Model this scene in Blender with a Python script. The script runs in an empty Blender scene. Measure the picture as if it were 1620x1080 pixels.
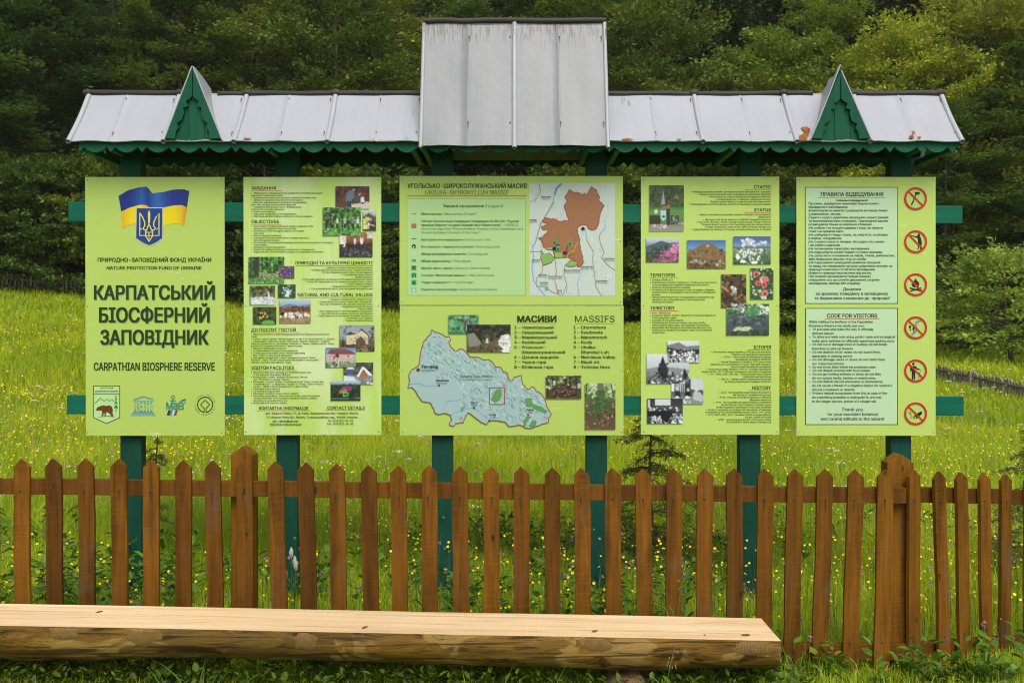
import bpy, math, random
import numpy as np
from math import sin, cos, pi, radians
from mathutils import Vector, Matrix
from mathutils.geometry import delaunay_2d_cdt
# ------------------------------------------------------------------ camera, sky, sun, exposure
SC = bpy.context.scene
COL = SC.collection
F = 1625.0          # focal length in photo pixels (1620 wide)
CAMZ = 1.68
cam = bpy.data.cameras.new('camera'); cam.sensor_width = 36; cam.lens = 36*F/1620
cam.shift_y = -10/1620; cam.clip_start = .05; cam.clip_end = 1500
camo = bpy.data.objects.new('camera', cam); COL.objects.link(camo)
camo.location = (0, 0, CAMZ); camo.rotation_euler = (pi/2, 0, 0)
SC.camera = camo
cam.dof.use_dof = True; cam.dof.focus_distance = 6.2; cam.dof.aperture_fstop = 6.3
SUN_EL, SUN_AZ = radians(53), radians(165)     # azimuth clockwise from +Y (behind the camera, to the right)
w = bpy.data.worlds.new('World'); SC.world = w; w.use_nodes = True
nt = w.node_tree; bg = nt.nodes['Background']
sky = nt.nodes.new('ShaderNodeTexSky'); sky.sky_type = 'NISHITA'; sky.sun_disc = False
sky.sun_elevation = SUN_EL; sky.sun_rotation = SUN_AZ; sky.dust_density = 3.0; sky.ozone_density = .6
hs = nt.nodes.new('ShaderNodeHueSaturation'); hs.inputs['Saturation'].default_value = .2
nt.links.new(sky.outputs[0], hs.inputs['Color']); nt.links.new(hs.outputs[0], bg.inputs[0])
bg.inputs[1].default_value = .12
sl = bpy.data.lights.new('sun', 'SUN'); sl.energy = 1.5; sl.angle = radians(32); sl.color = (1, .95, .86)
so = bpy.data.objects.new('sun', sl); COL.objects.link(so)
sd = Vector((sin(SUN_AZ)*cos(SUN_EL), cos(SUN_AZ)*cos(SUN_EL), sin(SUN_EL)))
so.rotation_euler = sd.to_track_quat('Z', 'Y').to_euler(); so.location = (10, -20, 40)
vs = SC.view_settings; vs.view_transform = 'Standard'; vs.look = 'None'; vs.gamma = 1; vs.use_curve_mapping = False
vs.exposure = 0.60
SC.cycles.max_bounces = 6; SC.cycles.diffuse_bounces = 3; SC.cycles.transmission_bounces = 4
SC.cycles.transparent_max_bounces = 4; SC.cycles.use_denoising = True; SC.cycles.filter_width = 1.05

# ------------------------------------------------------------------ helpers
def X(px, Y): return (px-810)*Y/F
def Z(py, Y): return CAMZ+(530-py)*Y/F
def srgb(h):
    h = h.lstrip('#')
    r = [int(h[i:i+2], 16)/255 for i in (0, 2, 4)]
    return tuple(c/12.92 if c <= .04045 else ((c+.055)/1.055)**2.4 for c in r)

class MB:
    """collects shapes, builds ONE mesh object"""
    def __init__(s): s.v = []; s.f = []; s.m = []; s.sm = []
    def add(s, vs, fs, m=0, smooth=False):
        b = len(s.v); s.v += [tuple(p) for p in vs]
        for f in fs: s.f.append([b+i for i in f]); s.m.append(m); s.sm.append(smooth)
    def box(s, x0, x1, y0, y1, z0, z1, m=0):
        v = [(x, y, z) for z in (z0, z1) for y in (y0, y1) for x in (x0, x1)]
        s.add(v, [(0, 2, 3, 1), (4, 5, 7, 6), (0, 1, 5, 4), (2, 6, 7, 3), (0, 4, 6, 2), (1, 3, 7, 5)], m)
    def bar(s, p, q, wd, th, up=(0, 0, 1), m=0):
        """box from p to q; wd along side, th along up"""
        p = Vector(p); q = Vector(q); d = (q-p).normalized(); u = Vector(up)
        sd = d.cross(u).normalized(); u = sd.cross(d)
        v = []
        for c in (p, q):
            for a, b in ((-1, -1), (1, -1), (1, 1), (-1, 1)): v.append(c+sd*(a*wd/2)+u*(b*th/2))
        s.add(v, [(0, 3, 2, 1), (4, 5, 6, 7), (0, 1, 5, 4), (1, 2, 6, 5), (2, 3, 7, 6), (3, 0, 4, 7)], m)
    def prism(s, poly, y0, y1, m=0):
        """polygon in x,z (list) extruded from y0 to y1"""
        n = len(poly)
        v = [(x, y0, z) for x, z in poly]+[(x, y1, z) for x, z in poly]
        s.add(v, [tuple(range(n)), tuple(range(2*n-1, n-1, -1))]+[(i, i+n, (i+1) % n+n, (i+1) % n) for i in range(n)], m)
    def flat(s, poly, y, m=0):
        s.add([(x, y, z) for x, z in poly], [tuple(range(len(poly)))], m)
    def tube(s, pts, r, n=8, m=0, smooth=True, cap=True):
        pts = [Vector(p) for p in pts]
        rs = r if hasattr(r, '__len__') else [r]*len(pts)
        v = []; fs = []
        ref = Vector((0, 0, 1))
        for i, p in enumerate(pts):
            d = (pts[min(i+1, len(pts)-1)]-pts[max(i-1, 0)]).normalized()
            if abs(d.dot(ref)) > .95: ref = Vector((1, 0, 0)) if abs(d.x) < .9 else Vector((0, 1, 0))
            a = d.cross(ref).normalized(); b = d.cross(a)
            for k in range(n):
                t = 2*pi*k/n; v.append(p+(a*cos(t)+b*sin(t))*rs[i])
        for i in range(len(pts)-1):
            for k in range(n):
                fs.append((i*n+k, i*n+(k+1) % n, (i+1)*n+(k+1) % n, (i+1)*n+k))
        s.add(v, fs, m, smooth)
        if cap:
            L = len(pts)-1
            s.add(v[:n], [tuple(range(n))], m); s.add(v[L*n:], [tuple(range(n-1, -1, -1))], m)
    def build(s, name, mats, parent=None, bevel=0):
        me = bpy.data.meshes.new(name); me.from_pydata(s.v, [], s.f)
        if not isinstance(mats, (list, tuple)): mats = [mats]
        for mt in mats: me.materials.append(mt)
        me.polygons.foreach_set('material_index', s.m); me.polygons.foreach_set('use_smooth', s.sm)
        me.update()
        o = bpy.data.objects.new(name, me); COL.objects.link(o)
        if parent:
            o.parent = parent
            o.matrix_parent_inverse = Matrix.Translation(-Vector(parent.location))
        if bevel:
            b = o.modifiers.new('bevel', 'BEVEL'); b.width = bevel; b.segments = 2; b.limit_method = 'ANGLE'; b.angle_limit = radians(40)
        return o

def np_mesh(name, verts, groups, mats, parent=None, attr=None):
    """groups: list of (faces array (n,k), material index)"""
    me = bpy.data.meshes.new(name)
    me.vertices.add(len(verts)); me.vertices.foreach_set('co', np.asarray(verts, np.float32).ravel())
    lv = np.concatenate([g.ravel() for g, _ in groups]); tot = np.concatenate([np.full(len(g), g.shape[1]) for g, _ in groups])
    mi = np.concatenate([np.full(len(g), m) for g, m in groups])
    me.loops.add(len(lv)); me.polygons.add(len(tot))
    me.loops.foreach_set('vertex_index', lv.astype(np.int32))
    me.polygons.foreach_set('loop_start', np.concatenate([[0], np.cumsum(tot)[:-1]]).astype(np.int32))
    me.polygons.foreach_set('material_index', mi.astype(np.int32))
    for mt in (mats if isinstance(mats, (list, tuple)) else [mats]): me.materials.append(mt)
    if attr is not None:
        a = me.attributes.new('Print', 'FLOAT_COLOR', 'FACE')
        a.data.foreach_set('color', np.concatenate([attr, np.ones((len(attr), 1))], 1).astype(np.float32).ravel())
    me.update(calc_edges=True)
    o = bpy.data.objects.new(name, me); COL.objects.link(o)
    if parent:
        o.parent = parent; o.matrix_parent_inverse = Matrix.Translation(-Vector(parent.location))
    return o

def tag(o, label=None, cat=None, group=None, kind=None):
    if label: o['label'] = label
    if cat: o['category'] = cat
    if group: o['group'] = group
    if kind: o['kind'] = kind
    return o
def empty(name, loc, label, cat, group=None):
    o = bpy.data.objects.new(name, None); COL.objects.link(o); o.location = loc; o.empty_display_size = .1
    return tag(o, label, cat, group)

# ------------------------------------------------------------------ materials
class NT:
    def __init__(s, name, rough=.6, spec=.3):
        s.mat = bpy.data.materials.new(name); s.mat.use_nodes = True
        s.t = s.mat.node_tree; s.b = s.t.nodes['Principled BSDF']
        s.b.inputs['Roughness'].default_value = rough; s.b.inputs['Specular IOR Level'].default_value = spec
    def n(s, typ, **kw):
        nd = s.t.nodes.new('ShaderNode'+typ)
        for k, v in kw.items():
            if k.startswith('i_'):
                k2 = k[2:]; nd.inputs[int(k2) if k2.isdigit() else k2.replace('_', ' ')].default_value = v
            else: setattr(nd, k, v)
        return nd
    def l(s, a, b): s.t.links.new(a, b)
    def coords(s, scale=(1, 1, 1), src='Object', rand=0):
        tc = s.n('TexCoord'); mp = s.n('Mapping'); s.l(tc.outputs[src], mp.inputs[0])
        mp.inputs['Scale'].default_value = scale
        if rand:
            oi = s.n('ObjectInfo'); m = s.n('Math', operation='MULTIPLY', i_1=rand); s.l(oi.outputs['Random'], m.inputs[0])
            cb = s.n('CombineXYZ'); [s.l(m.outputs[0], cb.inputs[i]) for i in range(3)]
            s.l(cb.outputs[0], mp.inputs['Location'])
        return mp.outputs[0]
    def noise(s, vec, scale, detail=4, rough=.55, dist=0):
        nd = s.n('TexNoise'); nd.inputs['Scale'].default_value = scale; nd.inputs['Detail'].default_value = detail
        nd.inputs['Roughness'].default_value = rough; nd.inputs['Distortion'].default_value = dist
        s.l(vec, nd.inputs['Vector']); return nd.outputs['Fac']
    def ramp(s, fac, stops, interp='LINEAR'):
        nd = s.n('ValToRGB'); cr = nd.color_ramp; cr.interpolation = interp
        while len(cr.elements) < len(stops): cr.elements.new(.5)
        for e, (p, c) in zip(cr.elements, stops):
            e.position = p; e.color = (c, c, c, 1) if not hasattr(c, '__len__') else (*c, 1)
        s.l(fac, nd.inputs[0]); return nd.outputs[0]
    def mix(s, fac, a, b, mode='MIX'):
        nd = s.n('Mix', data_type='RGBA', blend_type=mode)
        for sock, val in ((nd.inputs[0], fac), (nd.inputs[6], a), (nd.inputs[7], b)):
            if isinstance(val, bpy.types.NodeSocket): s.l(val, sock)
            elif hasattr(val, '__len__'): sock.default_value = (*val, 1)
            else: sock.default_value = val
        return nd.outputs[2]
    def color(s, c): s.l(c, s.b.inputs['Base Color'])
    def bump(s, h, strength=.3, dist=.01):
        bp = s.n('Bump'); bp.inputs['Strength'].default_value = strength; bp.inputs['Distance'].default_value = dist
        s.l(h, bp.inputs['Height']); s.l(bp.outputs[0], s.b.inputs['Normal'])

def flat_mat(name, c, rough=.5, spec=.3):
    m = NT(name, rough, spec)
    m.b.inputs['Base Color'].default_value = (*(srgb(c) if isinstance(c, str) else c), 1); return m.mat

def painted_wood(name, c, wear=.25, seam=(1, 1, 1)):
    m = NT(name, .6, .18)
    v = m.coords((seam[0]*30, seam[1]*30, seam[2]*2.2), rand=20)
    g = m.noise(v, 1, 5, .6)
    b = m.noise(m.coords((2.5, 2.5, 2.5), rand=7), 1, 4, .6)
    c1 = m.ramp(g, [(.3, tuple(x*.72 for x in c)), (.62, tuple(c))])
    c2 = m.mix(m.ramp(b, [(.45, 0.), (.75, wear)]), c1, tuple(min(1, x*1.7+.015) for x in c))
    ch = m.noise(m.coords((14, 14, 14), rand=3), 1, 3, .7)
    c3 = m.mix(m.ramp(ch, [(.70, 0.), (.74, .6)]), c2, tuple(x*.3 for x in c))
    m.color(c3); m.bump(g, .35, .004); return m.mat

GREEN = (.006, .118, .072); GREEN_D = (.004, .075, .046)
M_post = painted_wood('green_post_paint', (.003, .054, .033))
M_rail = painted_wood('green_rail_paint', (.002, .112, .066), .2, (.07, 1, 14))
M_fascia = painted_wood('green_fascia_paint', (.005, .094, .054), .25, (.07, 1, 14))
M_dark = painted_wood('dark_roof_boards', (.018, .020, .010), .1, (.07, 14, 1))
M_gable = painted_wood('green_gable_paint', (.004, .082, .044), .25)

def roof_metal(name, base=(.350, .362, .402), streak=.13):
    m = NT(name, .42, .4)
    o = m.coords((1, 1, 1))
    sep = m.n('SeparateXYZ'); m.l(o, sep.inputs[0])
    v1 = m.noise(m.coords((26, 2, 2)), 1, 4, .6)
    v2 = m.noise(m.coords((3, 3, 3)), 1, 5, .6)
    c = m.ramp(v1, [(.3, tuple(x*(1-streak*.5) for x in base)), (.65, base)])
    c = m.mix(m.ramp(v2, [(.4, 0.), (.7, .35)]), c, tuple(x*1.08 for x in base))
    sp = m.noise(m.coords((60, 60, 26)), 1, 3, .7)
    c = m.mix(m.ramp(sp, [(.68, 0.), (.74, .55)]), c, (.30, .28, .27))
    # streaks of dirt with a shape of their own, under the top edge
    dn = m.noise(m.coords((70, 8, 8)), 1, 3, .65)
    gz = m.n('MapRange', i_1=3.38, i_2=3.60); m.l(sep.outputs[2], gz.inputs[0])
    mu = m.n('Math', operation='MULTIPLY'); m.l(m.ramp(dn, [(.47, 0.), (.58, 1.)]), mu.inputs[0]); m.l(gz.outputs[0], mu.inputs[1])
    c = m.mix(m.ramp(mu.outputs[0], [(.25, 0.), (.8, .8)]), c, (.13, .105, .085))
    rs = m.noise(m.coords((5, 9, 9)), 1, 4, .7)
    rz = m.n('MapRange', i_1=2.95, i_2=2.83); m.l(sep.outputs[2], rz.inputs[0])
    mu2 = m.n('Math', operation='MULTIPLY'); m.l(m.ramp(rs, [(.60, 0.), (.66, 1.)]), mu2.inputs[0]); m.l(rz.outputs[0], mu2.inputs[1])
    c = m.mix(m.ramp(mu2.outputs[0], [(.3, 0.), (.8, .55)]), c, (.33, .13, .04))
    m.color(c); m.bump(v2, .28, .025); m.b.inputs['Metallic'].default_value = .0
    return m.mat
M_roof = roof_metal('white_painted_sheet'); M_roofc = roof_metal('weathered_sheet', (.232, .240, .262), .26)
M_rib = roof_metal('sheet_seam', (.38, .39, .43), .2)
M_ridge = NT('rusty_ridge_pipe', .6, .3)
_n = M_ridge.noise(M_ridge.coords((3, 20, 20)), 1, 5, .65)
M_ridge.color(M_ridge.ramp(_n, [(.35, (.026, .023, .022)), (.6, (.045, .038, .034)), (.72, (.09, .042, .024))])); M_ridge = M_ridge.mat
M_rust = NT('rust', .85, .1)
_n = M_rust.noise(M_rust.coords((30, 30, 30)), 1, 4, .6)
M_rust.color(M_rust.ramp(_n, [(.35, (.17, .055, .02)), (.65, (.30, .12, .045))])); M_rust = M_rust.mat
M_nail = flat_mat('nail_head', (.03, .022, .016), .7)

def stain_wood(name, dark, lite):
    m = NT(name, .65, .15)
    g = m.noise(m.coords((38, 38, 2.0), rand=31), 1, 6, .62, .6)
    b = m.noise(m.coords((9, 9, 1.6), rand=17), 1, 4, .6)
    c = m.ramp(g, [(.28, dark), (.66, lite)])
    c = m.mix(m.ramp(b, [(.5, 0.), (.72, .75)]), c, tuple(x*.42 for x in dark))
    kn = m.n('TexVoronoi'); kn.inputs['Scale'].default_value = 1; kn.inputs['Randomness'].default_value = 1
    m.l(m.coords((9, 3, 3.3), rand=23), kn.inputs['Vector'])
    c = m.mix(m.ramp(kn.outputs['Distance'], [(.045, .85), (.085, 0.)]), c, tuple(x*.28 for x in dark))
    gy = m.noise(m.coords((5, 5, 3), rand=29), 1, 4, .6)
    c = m.mix(m.ramp(gy, [(.58, 0.), (.72, .40)]), c, tuple(sum(lite)/3*k for k in (1.25, 1.0, .75)))
    sw = m.noise(m.coords((6, 6, 150), rand=11), 1, 2, .5)
    c = m.mix(m.ramp(sw, [(.5, 0.), (.75, .25)]), c, tuple(x*1.5 for x in lite))
    oi = m.n('ObjectInfo')
    c = m.mix(1., c, m.ramp(oi.outputs['Random'], [(0., (.62, .60, .60)), (.5, (.98, .96, .94)), (1., (1.28, 1.26, 1.2))]), 'MULTIPLY')
    m.color(c); m.bump(g, .3, .003); return m.mat
M_picket = stain_wood('brown_stained_wood', (.076, .0285, .0020), (.182, .075, .0050))
M_frail = stain_wood('brown_rail_wood', (.082, .030, .003), (.168, .066, .006))
M_greywood = stain_wood('grey_weathered_wood', (.13, .115, .085), (.26, .235, .18))

# ------------------------------------------------------------------ ground (one sheet, rising to a wooded hill)
rng = np.random.default_rng(7)
def ground(x, y):
    x = np.asarray(x, float); y = np.asarray(y, float)
    yy = np.maximum(y, 1.)
    u = np.clip(x/yy, -.6, .6)
    k = (u+.45)/.88
    s = .127+(.052-.127)*np.clip(k, -.1, 1.15)
    t = np.maximum(0, y-7.5)
    z = s*t*t/(t+3)
    h = np.maximum(0, y-41)
    z = z+.62*h*h/(h+14)
    z = z+.035*np.sin(x*.9+1)*np.sin(y*.7)*np.clip((y-7)/6, 0, 1)
    z = z-.022*np.clip(x, -3, 3)*np.clip((7.5-y)/2, 0, 1)*.6
    return z
def build_ground():
    xs = np.concatenate([np.linspace(-260, -40, 34), np.linspace(-38, 38, 120), np.linspace(40, 260, 34)])
    ys = np.concatenate([np.linspace(-60, -2, 18), np.linspace(0, 46, 120), np.linspace(48, 300, 60)])
    gx, gy = np.meshgrid(xs, ys); gz = ground(gx, gy)
    v = np.stack([gx, gy, gz], -1).reshape(-1, 3); nx = len(xs)
    i = np.arange(len(ys)-1)[:, None]*nx+np.arange(nx-1)[None]
    q = np.stack([i, i+1, i+nx+1, i+nx], -1).reshape(-1, 4)
    m = NT('meadow_soil', .95, .05)
    n1 = m.noise(m.coords((.35, .35, .35)), 1, 5, .6); n2 = m.noise(m.coords((9, 9, 9)), 1, 5, .7)
    c = m.ramp(n1, [(.35, (.09, .15, .014)), (.65, (.15, .215, .018))])
    c = m.mix(m.ramp(n2, [(.4, 0.), (.7, .6)]), c, (.06, .075, .015))
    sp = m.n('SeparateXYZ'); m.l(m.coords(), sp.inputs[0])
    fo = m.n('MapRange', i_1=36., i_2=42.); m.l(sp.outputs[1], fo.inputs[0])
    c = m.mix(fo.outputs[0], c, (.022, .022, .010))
    m.color(c); m.bump(n2, .6, .05)
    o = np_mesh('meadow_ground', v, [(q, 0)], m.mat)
    o.data.polygons.foreach_set('use_smooth', [True]*len(q))
    tag(o, kind='structure')
build_ground()

# ------------------------------------------------------------------ the roofed sign stand
ST = empty('sign_stand', (0, 6.48, 0), 'long green timber sign stand under a white sheet metal roof with two small gables', 'sign stand')
POSTS = [(190, 223), (437, 470), (683, 716), (927.5, 960.5), (1170.5, 1203.5), (1409, 1442)]
PY0, PY1 = 6.442, 6.535
for a, b in POSTS:
    m = MB(); m.box(X(a, PY0), X(b, PY0), PY0, PY1, -.3, 2.99); m.build('post', M_post, ST, .004)
for (x0, x1, ya, yb, yc, yd) in ((108, 1523, 319, 350, 325.5, 353.5), (105.5, 1525, 625, 655, 627, 657)):
    y0 = 6.412; m = MB()
    p = [(X(x0, y0), Z(yb, y0)), (X(x1, y0), Z(yd, y0)), (X(x1, y0), Z(yc, y0)), (X(x0, y0), Z(ya, y0))]
    m.prism(p, y0, y0+.029); m.build('cross_rail', M_rail, ST, .003)
# fascia boards with scallops
def scallop(x0, x1, phase, ztop, zbot, znot, per=.1888, big=.134):
    pts = [(x0, ztop)]
    bot = []
    x = x0-((x0-phase) % per)
    while x < x1+per:
        for k in range(0, 13):       # hanging lobe
            t = k/12; bot.append((x+big*t, znot-(znot-zbot)*(1-abs(2*t-1)**2.1)))
        bot.append((x+big+(per-big)*.5, zbot+.002))
        x += per
    bot = [b for b in bot if x0 <= b[0] <= x1]
    bot = [(x0, (zbot+znot)/2)]+bot+[(x1, (zbot+znot)/2)]
    return [(x0, ztop)]+bot+[(x1, ztop)]
def fascia(name, y0, y1, phase):
    m = MB(); poly = scallop(-2.622, 2.70, phase, 2.862, 2.786, 2.8195)
    # build as strips so the concave outline triangulates well
    n = len(poly)-2; bt = poly[1:-1]
    v = []; f = []
    for (x, z) in bt: v += [(x, y0, z), (x, y0, 2.862), (x, y1, z), (x, y1, 2.862)]
    for i in range(n-1):
        a = 4*i; b = a+4
        f += [(a, b, b+1, a+1), (a+2, a+3, b+3, b+2), (a, a+2, b+2, b), (a+1, b+1, b+3, a+3)]
    f += [(0, 1, 3, 2), (4*(n-1), 4*(n-1)+2, 4*(n-1)+3, 4*(n-1)+1)]
    m.add(v, f); return m.build(name, M_fascia, ST)
fascia('front_fascia', 6.22, 6.242, X(133, 6.22)); fascia('rear_fascia', 6.765, 6.787, X(140, 6.78))
# cross arms
for px, Yf in ((136, 6.25), (178, 6.25), (427, 6.25), (654, 6.25), (672, 6.25), (928, 6.25), (977, 6.25), (1160, 6.25), (1452, 6.25), (1505, 6.25)):
    m = MB(); x = X(px, Yf); m.box(x-.016, x+.016, 6.243, 6.764, 2.795, 2.832); m.build('cross_arm', M_rail, ST, .003)
# roof boarding under the sheets and a ridge beam
RY, RZ, EY, EZ = 6.5, 3.208, 6.19, 2.8495
m = MB()
for sgn in (-1, 1):
    for k in range(4):
        t0, t1 = k/4+.005, (k+1)/4-.005
        a = (0, RY+sgn*.252*t0, RZ-.045-(RZ-EZ)*t0*.83); b = (0, RY+sgn*.252*t1, RZ-.045-(RZ-EZ)*t1*.83)
        v = [(-2.66, a[1], a[2]), (2.68, a[1], a[2]), (2.68, b[1], b[2]), (-2.66, b[1], b[2])]
        v += [(p[0], p[1], p[2]-.018) for p in v]
        m.add(v, [(0, 1, 2, 3), (7, 6, 5, 4), (0, 4, 5, 1), (1, 5, 6, 2), (2, 6, 7, 3), (3, 7, 4, 0)])
m.build('roof_boarding', M_dark, ST)
def sheet(x0, x1, rp, ep, name='roof_sheet', mat=None, sag=.012, seams=(), nseg=8, wob=.0):
    """thin metal sheet from ridge point rp=(y,z) to eave ep, sagging; fine raised seams"""
    m = MB(); nx = 10; r = random.Random(int(x0*1000)); v = []; f = []
    nrm = Vector((0, -(rp[1]-ep[1]), abs(rp[0]-ep[0]))).normalized() if ep[0] < rp[0] else Vector((0, (rp[1]-ep[1]), abs(rp[0]-ep[0]))).normalized()
    xs = sorted(set([x0+(x1-x0)*i/nx for i in range(nx+1)]+[s+d for s in seams for d in (-.006, 0, .006)]))
    def P(x, t, off):
        y = rp[0]+(ep[0]-rp[0])*t; z = rp[1]+(ep[1]-rp[1])*t
        u = (x-x0)/(x1-x0)
        d = -sag*sin(pi*t)+wob*sin(9*u+x0*7)*sin(5*t+x0)+.0035*(t**6)*sin(13*u+x0*3)
        if any(abs(x-s) < .001 for s in seams): d += .005
        return Vector((x, y, z))+nrm*(d+off)
    nxx = len(xs)
    for off in (0, -.007):
        for j in range(nseg+1):
            for x in xs: v.append(P(x, j/nseg, off))
    N = nxx*(nseg+1)
    for j in range(nseg):
        for i in range(nxx-1):
            a = j*nxx+i; f.append((a, a+nxx, a+nxx+1, a+1)); f.append((N+a, N+a+1, N+a+nxx+1, N+a+nxx))
    e = []
    for i in range(nxx-1):
        a = nseg*nxx+i; e.append((a, N+a, N+a+1, a+1)); e.append((i, i+1, N+i+1, N+i))
    for j in range(nseg):
        a = j*nxx; e.append((a, N+a, N+a+nxx, a+nxx)); b = a+nxx-1; e.append((b, b+nxx, N+b+nxx, N+b))
    m.add(v, e, 0, False)
    m.add(v, f, 0, True)
    # screws
    for s in list(seams)+[x1-.03]:
        for t in (.12, .82):
            c = P(s+.004, t, .004); ax = nrm.cross(Vector((1, 0, 0)))
            k = [c+Vector((1, 0, 0))*.005*cos(a)+ax*.005*sin(a)+nrm*.003 for a in [i*pi/3 for i in range(6)]]
            m.add(k, [tuple(range(6))], 1)
            if r.random() < .5:
                k2 = [c+nrm*.0022+Vector((1, 0, 0))*dx+ax*dz for dx, dz in ((-.003, 0), (.003, 0), (.002, -.035*r.random()-.01), (-.002, -.02))]
                d0 = ax.z
                m.add([c+nrm*.0022+Vector((1, 0, 0))*dx+ax*(dz if d0 > 0 else -dz) for dx, dz in ((-.003, 0), (.003, 0), (.0015, -.04), (-.0015, -.03))], [(0, 1, 2, 3)], 2)
    return m.build(name, [mat or M_roof, M_nail, M_rust], ST)
def rib(x, rp, ep, r=.0155, mat=None, name='seam_rib', sag=.012):
    m = MB(); pts = []
    nrm = Vector((0, -(rp[1]-ep[1]), abs(rp[0]-ep[0]))).normalized()
    for j in range(9):
        t = -.01+1.03*j/8
        pts.append(Vector((x, rp[0]+(ep[0]-rp[0])*t, rp[1]+(ep[1]-rp[1])*t))+nrm*(-sag*sin(pi*min(1, max(0, t)))+.002))
    m.tube(pts, r, 10, 0, True, False); return m.build(name, mat or M_rib, ST)
rpt, ept = (RY, RZ), (EY, EZ)
bays = [(-2.686, -2.1, [-2.43]), (-2.1, -1.675, [-1.95]), (-1.675, -1.114, [-1.405]), (-1.114, -.555, [-.83]),
        (.585, 1.15, [.87]), (1.15, 1.717, [1.44]), (1.717, 2.158, [1.97]), (2.158, 2.722, [2.44])]
for i, (a, b, s) in enumerate(bays): sheet(a+.001, b-.001, rpt, ept, seams=s, wob=.0025)
for x in (-2.672, -2.1, -1.675, -1.114, 1.15, 1.717, 2.158, 2.712): rib(x, rpt, ept)
sheet(-2.686, 2.722, rpt, (6.81, EZ), name='rear_roof_sheet', seams=(-2.1, -1.1, 0, 1.1, 2.1))
def ridge(x0, x1, y, z, r):
    m = MB(); n = max(6, int((x1-x0)/.12)); rr = random.Random(int(x0*99))
    m.tube([(x0+(x1-x0)*i/n, y, z+rr.uniform(-.003, .003)) for i in range(n+1)], [r*rr.uniform(.94, 1.08) for _ in range(n+1)], 10)
    return m
ridge(-2.694, -2.03, RY, RZ+.002, .019).build('ridge_cap', M_ridge, ST)
ridge(-1.86, -.56, RY, RZ-.003, .019).build('ridge_cap', M_ridge, ST)
ridge(.59, 1.9, RY, RZ-.003, .019).build('ridge_cap', M_ridge, ST)
ridge(2.05, 2.73, RY, RZ-.001, .020).build('ridge_cap', M_ridge, ST)
for x in (-2.682, -2.1, -1.675, -1.114, 1.15, 1.717, 2.158, 2.712):
    m = MB(); m.tube([(x-.022, RY-.004, RZ), (x, RY-.006, RZ+.002), (x+.022, RY-.004, RZ)], [.021, .027, .021], 10); m.build('ridge_joint', M_ridge, ST)
# raised centre roof
cr, ce = (6.42, 3.630), (6.17, 2.819)
sheet(-.553, .015, cr, ce, seams=[-.27], mat=M_roofc, sag=.004, wob=.003); sheet(.016, .581, cr, ce, seams=[.29], mat=M_roofc, sag=.004, wob=.003)
sheet(-.553, .581, cr, (6.70, 2.819), name='rear_roof_sheet', mat=M_roofc, sag=.003)
for x, r in ((-.549, .012), (.015, .016), (.577, .012)): rib(x, cr, ce, r, M_rib, sag=.004)
m = ridge(-.556, .585, 6.42, 3.642, .019); m.build('ridge_cap', M_ridge, ST)
for x0, x1 in ((-.546, -.528), (.556, .574)):
    m = MB(); m.add([(x, y, z) for x in (x0, x1) for y, z in ((6.19, 2.83), (6.68, 2.83), (6.42, 3.60))],
                    [(0, 2, 1), (3, 4, 5), (0, 1, 4, 3), (1, 2, 5, 4), (2, 0, 3, 5)]); m.build('side_boarding', M_gable, ST)
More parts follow.
